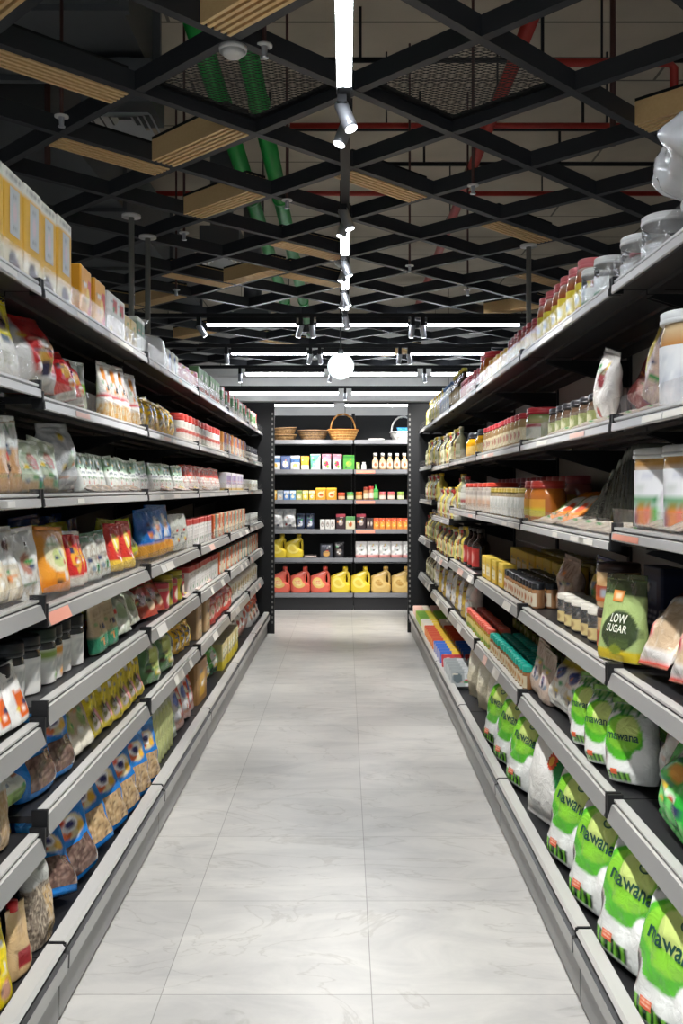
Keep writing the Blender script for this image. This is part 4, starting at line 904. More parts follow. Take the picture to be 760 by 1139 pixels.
flat_y = pouch('flat_pale_green_bag', .22, .27, .02, D('#c4c98a', ('n', 0, 1, 4, .2, '#d9dcb0'), ('h', .8, 1, '#c9ccb4'), ('e', .3, .4, .3, .25, '#aab560')), 'sack', nz=.01)
for k in range(6):
    at_base(flat_y, -.925, 4.10+k*.07, 'flat pale green bag filed upright, %s from near end, left base tray' % ordw(k), PI/2-1.0, .12, 0, 'pale green bags filed on the left base tray')
run(L_, 6, (pale_fl, 'pale bag behind the filed green bags'), 0, 0, ylim=(4.45, 4.72), n=1, lean=.2)
rw = pouch('red_white_bag', .16, .26, .07, D('#d9d8da', ('r', .1, 1, .1, .8, '#c94a34'), ('e', -.3, .6, .4, .15, '#5d6fae'), ('h', 0, .2, '#c2a49a')), seal='#c9cdd3', nz=.012)
run(L_, 6, (rw, 'clear bag with red side'), 0, 0, ylim=(4.74, 5.28), n=3, lean=.1, roll=(-.1, .1))
brown_c = carton('brown_open_carton', .3, .24, .2, D('#a37b4a', ('r', -.6, .4, .15, .7, '#d4a63a')), top='#8d6b40')
run(L_, 6, (brown_c, 'brown carton with yellow panel'), 0, 0, ylim=(5.3, 5.66), n=1)
green_bag2 = pouch('green_white_bag', .26, .2, .1, D('#4aa63a', ('e', 0, .5, .5, .25, '#e4e8df'), ('h', 0, .25, '#2f7a50')), 'pillow', nz=.012)
run(L_, 6, (green_bag2, 'green and white bag'), 0, 0, ylim=(5.7, 6.3), n=2, lean=.25)
yel_cart = carton('yellow_pasta_carton', .1, .18, .1, D('#d8c98c', ('h', .0, .35, '#e2cf3c'), ('r', -.6, .6, .5, .8, '#e9e4d0')), top='#d9cfa8')
run(L_, 6, (yel_cart, 'pale carton with yellow base'), 0, 0, ylim=(6.35, 7.3))
pinkw = pouch('pink_white_bag', .24, .22, .1, D('#e8e4e2', ('h', 0, .4, '#d9a294'), ('e', .1, .6, .3, .15, '#c9675c')), 'pillow', nz=.014)
run(L_, 6, (pinkw, 'white and pink crumpled bag'), 0, 0, ylim=(7.35, 8.2), n=3, lean=.15, roll=(-.15, .15))
redtip = pouch('red_tip_bag', .22, .27, .1, D('#e3dedb', ('h', .55, 1, '#d2604c'), ('e', 0, .35, .4, .15, '#d99a8a')), 'stand', seal='#d65a48', nz=.012)
run(L_, 6, (redtip, 'white bag with red top'), 0, 0, ylim=(8.25, 9.0), n=3)

# ================================================================= right side
tall_white_bag = pouch('large_white_bag', .40, .31, .25, D('#e6e7e8', ('h', 0, .3, '#d9d2ca')), 'hang', nz=.06, n=72, m=48, m_=MILKY, ns=17, p=2.2)
at_z = lambda s, b=0: RZ[s]+rdz(s, b)-.0022
tall_white_bag.put((.87, 2.15, at_z(0)), -PI/2, 'large translucent white plastic bag at the right edge, top shelf', None)
clr = jar('white_lid_jar', .067, .135, '#dcdcda', D('#c9c4bd', ('n', 0, 1, 6, .1, '#e2ded6')), D('#e5e7ea', ('r', -.5, .2, .1, .5, '#8aa08e'), ('t', -.6, .6, .55, .9, 2, '#8fa09a')), lh=.02, clearglass=.6, lr=1.02, shoulder=.9, neckr=.93, lspan=.8, lv=(.08, .5))
run(R_, 0, (clr, 'clear glass jar with white lid'), 672, 722, n=2, jit=.4)
redj = jar('large_red_lid_jar', .072, .175, '#c84a52', D('#b06a48', ('n', 0, .8, 6, 0, '#c98a5c'), ('h', .82, 1, '#cfc4bb')), D('#e2d9c8', ('e', 0, .5, .5, .3, '#a84a3c')), lh=.024, lr=.98, lspan=.7)
run(R_, 0, (redj, 'large wide jar with red lid'), 645, 668, n=1, back=.14)
clr2 = jar('small_white_lid_jar', .05, .13, '#dadbd8', D('#d9d4cb'), D('#dfe6e2', ('h', .0, .3, '#3f8f66'), ('t', -.6, .6, .4, .9, 3, '#8aa6b2')), lh=.018, clearglass=.6, lr=1.0, shoulder=.9, neckr=.95, lv=(.08, .6))
run(R_, 0, (clr2, 'small clear jar with green label'), 640, 668, n=2, back=.02)
honey = jar('honey_jar', .058, .195, '#d0696c', D('#a85f3c', ('h', .0, .05, '#7d4530'), ('h', .13, .17, '#8a4c32'), ('h', .80, .86, '#b98062'), ('h', .9, 1, '#cfb8ae')), D('#e4d23e', ('e', 0, .35, .55, .25, '#e9eee2'), ('e', .1, .3, .3, .13, '#8aa6b8'), ('t', -.6, .6, .62, .88, 2, '#c9a52a')), lh=.028, lr=.86, lv=(.2, .68))
run(R_, 0, (honey, 'honey jar with pink lid and yellow label'), 588, 640, gap=1.08)
smred = jar('small_pickle_jar', .045, .14, '#9d3f44', D('#a0544a'), D('#d9a83c', ('e', 0, .5, .5, .3, '#d8d0c0')), lh=.022, lr=.9)
run(R_, 0, (smred, 'small dark red lid jar'), 557, 587)
yell = jar('yellow_mustard_jar', .05, .12, '#dca21e', D('#d9a13a'), D('#e0c05a', ('e', 0, .5, .5, .3, '#efe6c8')), lh=.024, lr=.92)
run(R_, 0, (yell, 'squat jar with yellow lid'), 537.5, 556.5)
redbig = jar('red_lid_sauce_jar', .075, .19, '#c02c30', D('#b9642e'), D('#d69a3e', ('e', 0, .55, .5, .28, '#b33a2c')), lh=.03, lr=.95)
run(R_, 0, (redbig, 'large sauce jar with bright red lid'), 528, 537, n=2)
redsm = jar('red_jam_jar', .05, .14, '#b83a44', D('#b5545a'), D('#cf8a86', ('e', 0, .5, .5, .3, '#e4d4cc')), lh=.025, lr=.95)
run(R_, 0, (redsm, 'pink red jam jar'), 508, 527.5)
oil = bottle('dark_oil_bottle', .05, .26, '#c8b83c', D('#3a2a20'), D('#8f7a4a', ('e', 0, .5, .4, .3, '#d8cba8')))
run(R_, 0, (oil, 'dark oil bottle with yellow cap'), 496, 507)
bl_cap = bottle('pale_syrup_bottle', .05, .24, '#6f93c8', D('#cfd4d2'), D('#b8c6d6', ('e', 0, .5, .4, .3, '#e8e8e4')))
yl_cap = bottle('yellow_oil_bottle', .052, .25, '#e0bb22', D('#d4c25a'), D('#e6d878', ('e', 0, .5, .5, .3, '#8f9a4a')))
wh_cap = bottle('white_vinegar_bottle', .052, .25, '#d9d6c8', D('#d2cda6'), D('#e8e4cc', ('e', 0, .5, .5, .3, '#a8a05a')))
run(R_, 0, (bl_cap, 'pale bottle with blue cap'), 486, 495.5)
run(R_, 0, [(yl_cap, 'yellow oil bottle'), (wh_cap, 'pale vinegar bottle')], 471, 485.5)

# right, second shelf
blul = jar('white_lid_tall_jar', .075, .235, '#d5d8d8', D('#c08a52', ('h', .8, 1, '#c9b08a')), D('#dfe2e4', ('t', -.7, .3, .2, .8, 7, '#a9b2bd'), ('r', .4, .8, .1, .6, '#c2c7cf')), lh=.026, lr=.98, lv=(.05, .72))
blul.put((.84, 2.24, at_z(1)), -PI/2+.3, 'tall jar with white lid and plain label, second right shelf')
blul.put((.84, 2.06, at_z(1)), -PI/2+.2, 'tall white lid jar at the very edge, second right shelf')
tanb = pouch('tan_grain_pouch', .19, .235, .07, D('#cbb3a0', ('n', 0, .8, 7, .15, '#b09898'), ('h', .8, 1, '#d8d2c4'), ('r', -.9, -.6, .3, .95, '#c9b04a')), 'sack', nz=.012)
tanb.put((.85, 2.50, at_z(1)), -PI/2+.12, 'tan grain pouch leaning beside the white lid jar', None, .08, .36)
pur = pouch('purple_tan_pouch', .18, .22, .07, D('#bda3a0', ('n', 0, .9, 6, .1, '#8d7a92'), ('h', .86, 1, '#d8d0c8')), 'sack', nz=.012)
pur.put((.99, 2.37, at_z(1)), -PI/2+.1, 'purple flecked pouch leaning against the white lid jar', None, .1, .3)
flatred = pouch('dark_red_pouch', .2, .15, .06, D('#7d3a36', ('e', 0, .5, .5, .2, '#b98a80')), seal='#9a7d78', nz=.012)
flatred.put((.90, 2.80, at_z(1, 1)), -PI/2+.1, 'dark red pouch lying back on right shelf second from top', None, .2, .45)
whred = pouch('white_red_pouch', .17, .23, .07, D('#e2dfdb', ('r', -.9, -.4, .3, .75, '#b5383c'), ('e', .25, .65, .3, .16, '#8a3c40'), ('e', -.1, .13, .3, .08, '#c03a3c')), 'pillow', seal='#d9d6d2', nz=.01, n=44, m=28)
whred.put((.83, 2.97, at_z(1, 1)), -PI/2+.02, 'white pouch with red print standing alone on right shelf', None, .05, .26)
flatp = pouch('flat_packet', .17, .12, .02, D('#bfb4a4', ('e', 0, .5, .5, .3, '#d8cfc0'), ('n', 0, 1, 5, .2, '#9d9088')), 'pillow', nz=.008)
run(R_, 1, (flatp, 'flat pale packet lying at the rail'), 590, 735, lean=1.4, back=.014, gap=1.08)
dkj = jar('dark_lid_jar', .055, .125, '#26262a', D('#5d4a3c'), D('#7d8a3c', ('e', 0, .5, .5, .3, '#c9c8a0')), lh=.02, lr=.95)
run(R_, 1, (dkj, 'dark jar with black lid'), 588, 640, back=.07)
rlj = jar('wide_red_lid_jar', .08, .15, '#b8333a', D('#8f9a62', ('n', 0, .8, 5, .1, '#b3a878')), D('#d5d4c0', ('e', 0, .5, .6, .35, '#8d9a80'), ('h', .75, 1, '#a03a40')), lh=.024, lr=.98)
run(R_, 1, (rlj, 'wide jar with crimson lid'), 575, 588, n=1, back=.03)
rlj2 = jar('red_lid_jar', .045, .145, '#b8333a', D('#a58a62'), D('#d2c7a4', ('e', 0, .5, .5, .3, '#a8604a')), lh=.022, lr=.95)
run(R_, 1, (rlj2, 'slim jar with crimson lid'), 532, 574)
yt = jar('yellow_tub', .1, .16, '#23252c', D('#e2a51c'), D('#e8ba2c'), lh=.035, lr=.85, lv=(.2, .6), shoulder=.8, lidname='black_lid')
run(R_, 1, (yt, 'big yellow tub with black lid'), 512, 530, n=2)
bb = carton('blue_carton', .2, .24, .08, D('#5a6cae', ('r', -.6, .6, .2, .6, '#a9b3d6')))
run(R_, 1, (bb, 'blue carton behind the yellow tub'), 506, 519, n=1, back=.26)
gb = bottle('green_vinegar_bottle', .04, .24, '#c9c4a8', D('#a3a27a'), D('#dcd8bc', ('h', .2, .5, '#7d9a5c')))
ab = bottle('amber_sauce_bottle', .042, .22, '#b9302c', D('#9a5a2c'), D('#e2cf8a', ('e', 0, .5, .5, .3, '#c9482c')))
db = bottle('dark_sauce_bottle', .045, .25, '#b9a63a', D('#4d4636'), D('#b8b48c'))
run(R_, 1, [(gb, 'green tinted bottle'), (ab, 'amber sauce bottle'), (yl_cap, 'yellow oil bottle'), (db, 'dark sauce bottle'), (wh_cap, 'pale vinegar bottle')], 471, 505)

# right, third shelf
tub = jar('snack_tub', .085, .215, '#d9dad8', D('#c79a58', ('h', 0, .84, '#dcdcdc'), ('n', .84, 1, 6, 0, '#b98642')), D('#e9ebee', ('r', -.8, .55, .38, .56, '#2f8a4a'), ('t', -.6, .3, .42, .52, 1, '#dff0e0'), ('e', -.25, .2, .42, .19, '#e58a3a'), ('e', .1, .24, .22, .15, '#e9806a'), ('r', .28, .55, .02, .36, '#55b04a'), ('e', -.55, .18, .14, .14, '#8d3a54'), ('t', -.2, .3, .84, .92, 1, '#5a6aa8'), ('r', .62, 1, 0, .66, '#d3cbd6'), ('e', -.3, .68, .3, .06, '#cfd5d2')), lh=.024, lr=1.03, lv=(.02, .82), sq=3.2, shoulder=.92, lspan=.96, n=36, neckr=.95, lidname='white_lid')
for k, (y, x, r) in enumerate(((2.06, .89, .45), (2.26, .88, .4), (2.46, .87, .35))):
    tub.put((x, y, at_z(2)), -PI/2+r, 'white lidded snack tub with orange fruit label, %s from right edge' % ordw(k), 'snack tubs on the right shelf third from top')
strip = pouch('dark_leaf_packet', .13, .27, .014, D('#23241f', ('s', -1, 1, 0, .86, 6, '#33352c'), ('h', .88, 1, '#77786f')), 'sack', nz=.004)
for k in range(13):
    f = k/12; strip.put((.90, 3.32-.62*f, at_z(2, 1)), PI+RN.uniform(-.03, .03), 'dark thin leaf packet fanned out, %s from the far end of fan' % ordw(k), 'fanned dark leaf packets', (1-f)*1.12+.03, 0)
ofl = pouch('orange_white_packet', .19, .2, .03, D('#e2842c', ('e', .2, .5, .6, .3, '#e9e2d0'), ('r', -.9, -.4, .2, .8, '#5a9a4a'), ('e', .5, .4, .25, .15, '#d8522c')), 'pillow', nz=.01)
for k, (y, x, l, z) in enumerate(((3.40, .80, .95, 0), (3.60, .80, 1.0, 0))): ofl.put((x, y, at_z(2, 1)+z), -PI/2+.1*k, 'orange and white packet lying flat, %s along from the near side' % ordw(k), 'flat orange packets', l)
run(R_, 2, (flatp, 'flat pale packet behind the clear guard'), 590, 750, lean=1.4, back=.014, gap=1.08)
oran = jar('orange_paste_jar', .075, .17, '#b03a30', D('#c9742e', ('n', 0, .9, 4, .2, '#d88a3a')), D('#e2a23c', ('h', 0, .5, '#d8c83c')), lh=.028, lr=.95)
run(R_, 2, (oran, 'orange paste jar with dark red lid'), 574, 590, n=2)
whj = jar('white_label_jar', .045, .14, '#b7a04a', D('#a89878'), D('#e2e2dd', ('t', -.7, .7, .2, .8, 4, '#aab0a8')), lh=.018, lr=.95, lv=(.06, .8))
run(R_, 2, (whj, 'slim jar with white label and gold lid'), 541, 573.5)
rdl = jar('red_top_tub', .085, .17, '#c8402c', D('#d2c8ba'), D('#dfd8cc', ('r', -.6, .6, .2, .6, '#c9a48a'), ('h', .75, 1, '#b9b0a8')), lh=.022, lr=1.0, lv=(.06, .85))
run(R_, 2, (rdl, 'wide tub with orange red lid'), 511, 540.5)
run(R_, 2, (smred, 'dark red lid jar'), 511, 573, back=.25, row='back', dz=0, sc=1.4)
cb = bottle('clear_cordial_bottle', .05, .23, '#c04a48', D('#b8b8ac'), D('#d8d8cf', ('h', .2, .5, '#a04a48')))
run(R_, 2, [(cb, 'clear cordial bottle with red cap'), (gb, 'green tinted bottle'), (yl_cap, 'yellow oil bottle'), (ab, 'amber sauce bottle')], 471, 510, sc=.95)

# right, fourth shelf
flour = pouch('flour_bag', .2, .26, .085, D('#cdb393', ('h', 0, .16, '#e6e2de'), ('h', 0, .05, '#c8443c'), ('h', .72, .8, '#e2e0de'), ('h', .8, 1, '#7d2f3a'), ('n', .8, 1, 5, .2, '#b59a9c'), ('e', -.35, .36, .22, .1, '#e3a8a4'), ('e', -.35, .36, .14, .065, '#cf4a56'), ('n', .16, .72, 6, .3, '#dccab0')), 'pillow', nz=.012, n=52, m=36, seal='#8d8a88')
for k, (y, x, ln) in enumerate(((2.40, .765, .62), (2.19, .775, .5), (1.98, .78, .4))):
    flour.put((x+.03, y, at_z(3)), -PI/2+.05, 'tan flour bag with pink badge leaning back, %s from bay joint' % ordw(k), 'tan flour bags on the fourth right shelf', ln, -.1)
clrg = pouch('clear_spice_pouch', .14, .22, .05, D('#6d6a5e', ('h', .6, 1, '#8a8b84'), ('n', 0, .6, 6, .1, '#857f6e'), ('r', -.3, .3, .35, .5, '#a8906a')), 'sack', nz=.014)
for k, (y, x, rl) in enumerate(((2.52, 1.02, .1), (2.36, 1.06, .12), (2.20, 1.08, .14))): clrg.put((x, y, at_z(3, 0)), -PI/2, 'dim clear spice pouch behind flour bags, %s from the green pouch' % ordw(k), 'clear spice pouches', .1, rl)
lows = pouch('green_sugar_pouch', .205, .245, .075, D('#a9bf7a', ('h', .80, 1, '#3c4a2c'), ('e', .2, .36, .8, .26, '#3c4a30'), ('h', 0, .13, '#c9b32a'), ('r', -.15, .75, .17, .28, '#4a5c34'), ('e', .2, .14, .3, .06, '#7a8a2c')), 'stand', n=72, m=44, p=3, nz=.004, seal='#3c4a2c',
    patches=[('orange_badge', -.35, .15, .72, .86, 0, D('#e2842c', ('r', -.7, .7, .15, .85, '#e9b87a'), ('r', -.45, .45, .3, .7, '#f0d8b8')))])
for txt, zz, sz, col in (('LOW', .118, .034, '#e6ead8'), ('SUGAR', .09, .03, '#e6ead8')): lows.add('lettering', lettering(lows.shell, txt, sz, .02, zz, col), PAPER, 'pale lettering')
lows.put((.785, 2.63, at_z(3, 0)), -PI/2+.28, 'green LOW SUGAR pouch standing at the shelf edge', None, .10, -.04)
brj = jar('brown_lid_nut_jar', .065, .135, '#3d2a26', D('#c49a66', ('n', 0, 1, 7, 0, '#e0bf92'), ('h', .9, 1, '#b59a72')), D('#a04a2c', ('r', .0, .5, .1, .8, '#a9b0ba'), ('h', 0, .3, '#c8642c')), lh=.022, lr=1.0, lv=(.18, .6))
brj.put((.83, 2.80, at_z(3, 1)), -PI/2+.5, 'nut jar with brown lid, lower of the stacked pair')
brj.put((.83, 2.81, at_z(3, 1)+.136), -PI/2+.4, 'nut jar with brown lid, upper of the stacked pair')
brj.put((.99, 2.72, at_z(3, 1)), -PI/2, 'nut jar with brown lid behind the clear pouch')
bluepk = carton('blue_sugar_pack', .18, .235, .08, D('#26335c', ('r', -.5, .5, .5, .8, '#5a6a8d'), ('t', -.6, .6, .15, .4, 3, '#b9c0cf'), ('h', .9, 1, '#1b2444')))
bluepk.put((1.06, 3.08, at_z(3, 1)), -PI/2, 'dark blue sugar pack standing behind the nut jars')
glassj = jar('small_glass_jar', .05, .11, '#d3cfc4', D('#b08a62', ('h', .5, 1, '#cfc8ba')), D('#d8c48a', ('e', 0, .5, .4, .3, '#a88a5c')), lh=.016, clearglass=.55, lr=1.0, lv=(.1, .5), shoulder=.9, neckr=.95)
run(R_, 3, (glassj, 'small glass jar with pale lid'), 604, 648, back=.05)
yelb = pouch('yellow_blue_bag', .17, .235, .07, D('#c9b45a', ('h', .75, 1, '#2a3157'), ('r', -1, -.6, 0, .5, '#32407c'), ('e', .2, .4, .4, .2, '#e0cf86')), seal='#3a3f5c', nz=.014)
yelb.put((.93, 3.34, at_z(3, 1)), -PI/2+.3, 'yellow bag with dark blue top', None, .05, .12)
tanp = pouch('tan_raisin_pouch', .15, .22, .07, D('#b39a8a', ('n', 0, .9, 6, .1, '#8d705e'), ('e', 0, .4, .3, .15, '#d4c8be')), 'sack', seal='#8d7a6c', nz=.014)
tanp.put((.88, 3.66, at_z(3, 1)), -PI/2+.3, 'tan raisin pouch beside the yellow and blue bag', None, .03, .15)
spj = jar('black_cap_spice_jar', .028, .105, '#1e2024', D('#a87a52'), D('#d9cdb4', ('e', 0, .5, .5, .3, '#b0683c')), lh=.022, lr=.95, lv=(.1, .75))
for r in range(3): run(R_, 3, (spj, 'spice jar with black cap'), 556, 588, back=.03+r*.064, row=['front', 'middle', 'back'][r])
ylw = carton('yellow_mix_carton', .13, .12, .07, D('#d8b23a', ('r', -.7, .7, .2, .6, '#e2d8b4'), ('h', .8, 1, '#e0c24a')), top='#d9bb46')
run(R_, 3, (ylw, 'low yellow carton'), 532, 555, n=4)
pinkl = pouch('pink_label_pack', .16, .09, .03, D('#dba898', ('r', -.5, .5, .2, .7, '#d8604c')), 'pillow')
run(R_, 3, (ylw, 'low yellow carton'), 525, 580, back=.22, row='back', sc=1.3)
redbt = bottle('red_label_bottle', .055, .25, '#23201c', D('#2c211c'), D('#c23a34', ('e', 0, .5, .5, .3, '#dfa49a')), lv=(.08, .52))
run(R_, 3, (redbt, 'black bottle with red label'), 511, 524, n=3)
run(R_, 3, [(yl_cap, 'yellow oil bottle'), (db, 'dark sauce bottle'), (ab, 'amber sauce bottle'), (gb, 'green tinted bottle')], 471, 510.5, sc=.95)
olj = jar('olive_jar', .06, .17, '#8a7a2c', D('#4a4630'), D('#8d8450'), lh=.03, lr=.95)
run(R_, 3, (olj, 'dim olive jar'), 540, 592, back=.3, row='back')

# right, fifth shelf
mw_des = lambda: D('#e3e6e2', ('e', -.1, .58, .86, .3, '#55b82c'), ('e', -.02, .63, .74, .23, '#86cc3a'), ('e', .12, .69, .5, .15, '#cfe282'), ('h', .9, 1, '#8fb56a'), ('n', .84, 1, 6, .05, '#2f7a34'),
    ('r', -.95, .3, .02, .14, '#7cc242'), ('s', -.95, .3, .02, .14, 9, '#12391c'), ('e', -.85, .3, .13, .14, '#b9a9a6'), ('e', -.85, .33, .08, .07, '#3d3230'), ('e', .62, .3, .3, .14, '#f0f1ee'))
mwb = pouch('sugar_bag', .275, .345, .11, mw_des(), 'sack', n=96, m=60, nz=.012, p=2.5, patches=[('red_sticker', -.5, -.2, .1, .17, 0, D('#dd6238', ('t', -.7, .7, .1, .9, 2, '#f0c8b0'))), ('dark_badge', .12, .42, .73, .80, 1, D('#1f5a3c', ('e', 0, .5, .6, .3, '#b8d47a')))], seal='#cfd8c8')
mwb.add('lettering', lettering(mwb.shell, 'mawana', .056, .008, .195, '#0f4a3c', rot=-.04), PAPER, 'dark green lettering')
mws = pouch('small_sugar_bag', .17, .235, .09, mw_des(), 'sack', n=64, m=40, nz=.010, p=2.5, patches=[('red_sticker', -.5, -.2, .1, .17, 0, D('#dd6238'))], seal='#7fae5a')
mws.add('lettering', lettering(mws.shell, 'mawana', .034, -.003, .13, '#0f4a3c', rot=-.04), PAPER, 'dark green lettering')
for k, (y, x, ln, rz) in enumerate(((3.04, .81, .12, .4), (2.84, .81, .1, .5), (2.66, .83, .1, .6))):
    mws.put((x, y, at_z(4, 1)), -PI/2+rz, 'small green and white sugar bag, %s from the far end, fifth right shelf' % ordw(k), 'small sugar bags on the fifth right shelf', ln, -.1)
for k, (y, x) in enumerate(((3.05, 1.0), (2.83, 1.01), (2.6, 1.02), (2.38, 1.02))):
    mws.put((x, y, at_z(4, 1 if y > 2.57 else 0)), -PI/2+.3, 'small green sugar bag in the back row, %s from far end, fifth shelf' % ordw(k), 'small sugar bags in the back row of the fifth right shelf', .1, .1)
whor = pouch('orange_white_bag', .2, .25, .1, D('#dfe0de', ('h', .55, 1, '#cf6a34'), ('n', .4, .9, 4, .2, '#8d8378'), ('e', .1, .6, .3, .12, '#d9d6d0')), 'pillow', nz=.014, seal='#c9c9c6', n=44, m=30)
whor.put((.88, 2.50, at_z(4)), -PI/2, 'white bag with orange top on the fifth right shelf', None, .3, .2)
grc = pouch('bright_green_bag', .22, .24, .1, D('#2fae3a', ('n', 0, 1, 4, .15, '#6fcf6a'), ('e', .1, .62, .3, .1, '#e2a44a'), ('r', -.3, .5, .36, .42, '#e6f2e2'), ('e', -.3, .85, .3, .08, '#dfeeda')), 'pillow', nz=.016, seal='#36b442', n=52, m=36)
grc.put((.80, 2.25, at_z(4)), -PI/2, 'bright green bag at the right edge, fifth right shelf', None, .3, .1)
grc.put((.81, 2.0, at_z(4)), -PI/2, 'second bright green bag partly out of frame, fifth right shelf', None, .3, .1)
whbl = pouch('blue_badge_bag', .17, .2, .09, D('#e6e4dc', ('e', 0, .7, .5, .14, '#2c3a86'), ('h', .84, 1, '#c9b43a'), ('e', 0, .3, .4, .15, '#d8c9a8')), 'pillow', nz=.012, seal='#cdb83c')
run(R_, 4, (whbl, 'white bag with dark blue badge'), 598, 630, n=3, lean=.35, roll=(-.1, .1))
tan2 = pouch('tan_purple_pouch', .14, .21, .06, D('#b9a596', ('e', 0, .42, .45, .2, '#e0d6d2'), ('e', 0, .42, .22, .1, '#7a3a7c'), ('n', .6, 1, 6, .2, '#a08c7c')), 'stand', seal='#b3a08f', nz=.01)
run(R_, 4, (tan2, 'tan pouch with purple emblem'), 580, 600, n=2, lean=.05, roll=.15)
teal = jar('teal_cap_spice_jar', .026, .1, '#13a08c', D('#9a6a42'), D('#d6c8a8', ('e', 0, .5, .5, .3, '#b8803c')), lh=.022, lr=.98, lv=(.1, .75), n=16)
for r in range(3): run(R_, 4, (teal, 'spice jar with teal cap'), 545, 582, back=.02+r*.06, row=['front', 'middle', 'back'][r])
tealr = jar('red_cap_spice_jar', .028, .11, '#d8604c', D('#b9963c'), D('#d9c87a', ('h', .0, .4, '#7d9a3c')), lh=.022, lr=.98, lv=(.1, .75), n=16)
for r in range(2): run(R_, 4, (tealr, 'spice jar with coral cap'), 518, 543, back=.02+r*.065, row=['front', 'back'][r])
run(R_, 4, (dkj, 'dark jar with black lid'), 520, 600, back=.28, row='back')
whf = pouch('white_sugar_sack', .2, .25, .09, D('#dcdad4', ('e', 0, .5, .4, .2, '#c9ccd2')), 'sack', nz=.012)
gold = pouch('gold_pouch', .16, .24, .07, D('#c9a94e', ('h', .85, 1, '#2a2622')), nz=.01)
run(R_, 4, [(whf, 'white sack'), (gold, 'gold pouch with dark top')], 482, 517)
run(R_, 4, [(wh_cap, 'pale vinegar bottle'), (db, 'dark sauce bottle')], 471, 481, sc=.95)

# right, base shelf
for k, (y, x, ln, rl, rz) in enumerate(((4.50, .748, .2, 0, .25), (4.17, .748, .22, .02, .3), (3.84, .748, .22, .02, .3), (3.06, .75, .22, .02, .3), (2.74, .748, .22, .0, .3), (2.42, .748, .22, .02, .32), (2.10, .748, .2, .0, .3))):
    mwb.put((x, y, BASE+.001), -PI/2+rz, 'large green and white sugar bag, %s from far end, right base tray' % ordw(k), 'large sugar bags on the right base tray', ln, rl, 1.03)
for k, y in enumerate((4.3, 3.95, 3.5, 2.8, 2.4, 2.05)):
    mwb.put((1.0, y, BASE+.001), -PI/2+.15, 'large sugar bag in the back row, %s from far end, right base tray' % ordw(k), 'large sugar bags in the back row of the right base tray', .12, 0, .98)
sun = pouch('white_sun_bag', .31, .34, .11, D('#e8e7e2', ('d', .95, -.9, '#1f7a3a'), ('d', 1.28, -.9, '#0f5a2c'), ('t', -.6, -.1, .14, .2, 1, '#a8a6a2')), 'pillow', nz=.008, n=72, m=48)
m_ = MB(); cc = Vector((.045, 0, .235)); vs = []; N_ = 32
for i in range(N_):
    rr = .036 if i % 2 else .028; vs.append(sun.shell.pt((cc.x+rr*math.cos(2*PI*i/N_))/.155, (cc.z+rr*math.sin(2*PI*i/N_))/.34, .004))
vs.append(sun.shell.pt(cc.x/.155, cc.z/.34, .005)); m_.add(vs, [(i, (i+1) % N_, N_) for i in range(N_)], '#d8502c'); sun.add('sun_emblem', m_, PAPER, 'orange sun emblem')
sun.add('sun_face', patch(sun.shell, .045/.155-.11, .045/.155+.11, .235/.34-.05, .235/.34+.05, '#f0b03c', ell=True, off=.0065), PAPER)
sun.put((.752, 3.44, BASE+.001), -PI/2+.3, 'plain white bag with orange sun emblem, right base tray', None, .2, .0)
wflour = pouch('cream_flour_bag', .22, .34, .11, D('#ddd6bd', ('h', .0, .45, '#d8cfb2'), ('e', -.2, .7, .5, .2, '#e6e1cf')), 'pillow', nz=.010, n=40, m=28)
for k, (y, x) in enumerate(((4.86, .80), (5.16, .79), (5.48, .78))): wflour.put((x+.02, y, BASE+.001), -PI/2+.5, 'tall cream flour bag, %s from the near end, right base tray' % ordw(k), 'cream flour bags', .05, .05)
# low open rows of small packets
def packet(nm, c1, c2, c3): return carton(nm, .15, .115, .035, D(c3, ('r', -1, .15, 0, 1, c1), ('e', -.42, .5, .4, .3, c2), ('e', .55, .6, .2, .15, c1)), top=c1, n=48, m=20)
pk = [('silver grey seasoning packet', packet('grey_packet', '#a9b0b0', '#5d6c70', '#d9dcdc'), 5.72, 6.2), ('red seasoning packet', packet('red_packet', '#c4343a', '#e8d8d0', '#b3262c'), 6.22, 6.36),
      ('blue seasoning packet', packet('blue_packet', '#2260c0', '#e6ebf0', '#e6bf2c'), 6.38, 6.92), ('red orange seasoning packet', packet('orange_packet', '#d8502a', '#f0d8c0', '#e8bf28'), 6.94, 7.7),
      ('orange seasoning packet', packet('yellow_orange_packet', '#e9e2d2', '#dc5a26', '#ecc62c'), 7.72, 8.1), ('green seasoning packet', packet('green_packet', '#7fb83a', '#efe6b0', '#e2cf30'), 8.12, 8.62), ('pale red seasoning packet', packet('pale_packet', '#dcae9c', '#c24a3c', '#ded6c0'), 8.64, 9.0)]
for d, P, a, b in pk:
    for r in range(2):
        n = int((b-a)/.095)
        for k in range(n):
            P.put((.735+r*.16, a+(k+.5)*(b-a)/n, BASE+.001), 0, '%s, %s from near end in %s row, right base tray' % (d, ordw(k), ['front', 'back'][r]), '%ss in the %s row of the right base tray' % (d, ['front', 'back'][r]), .6)

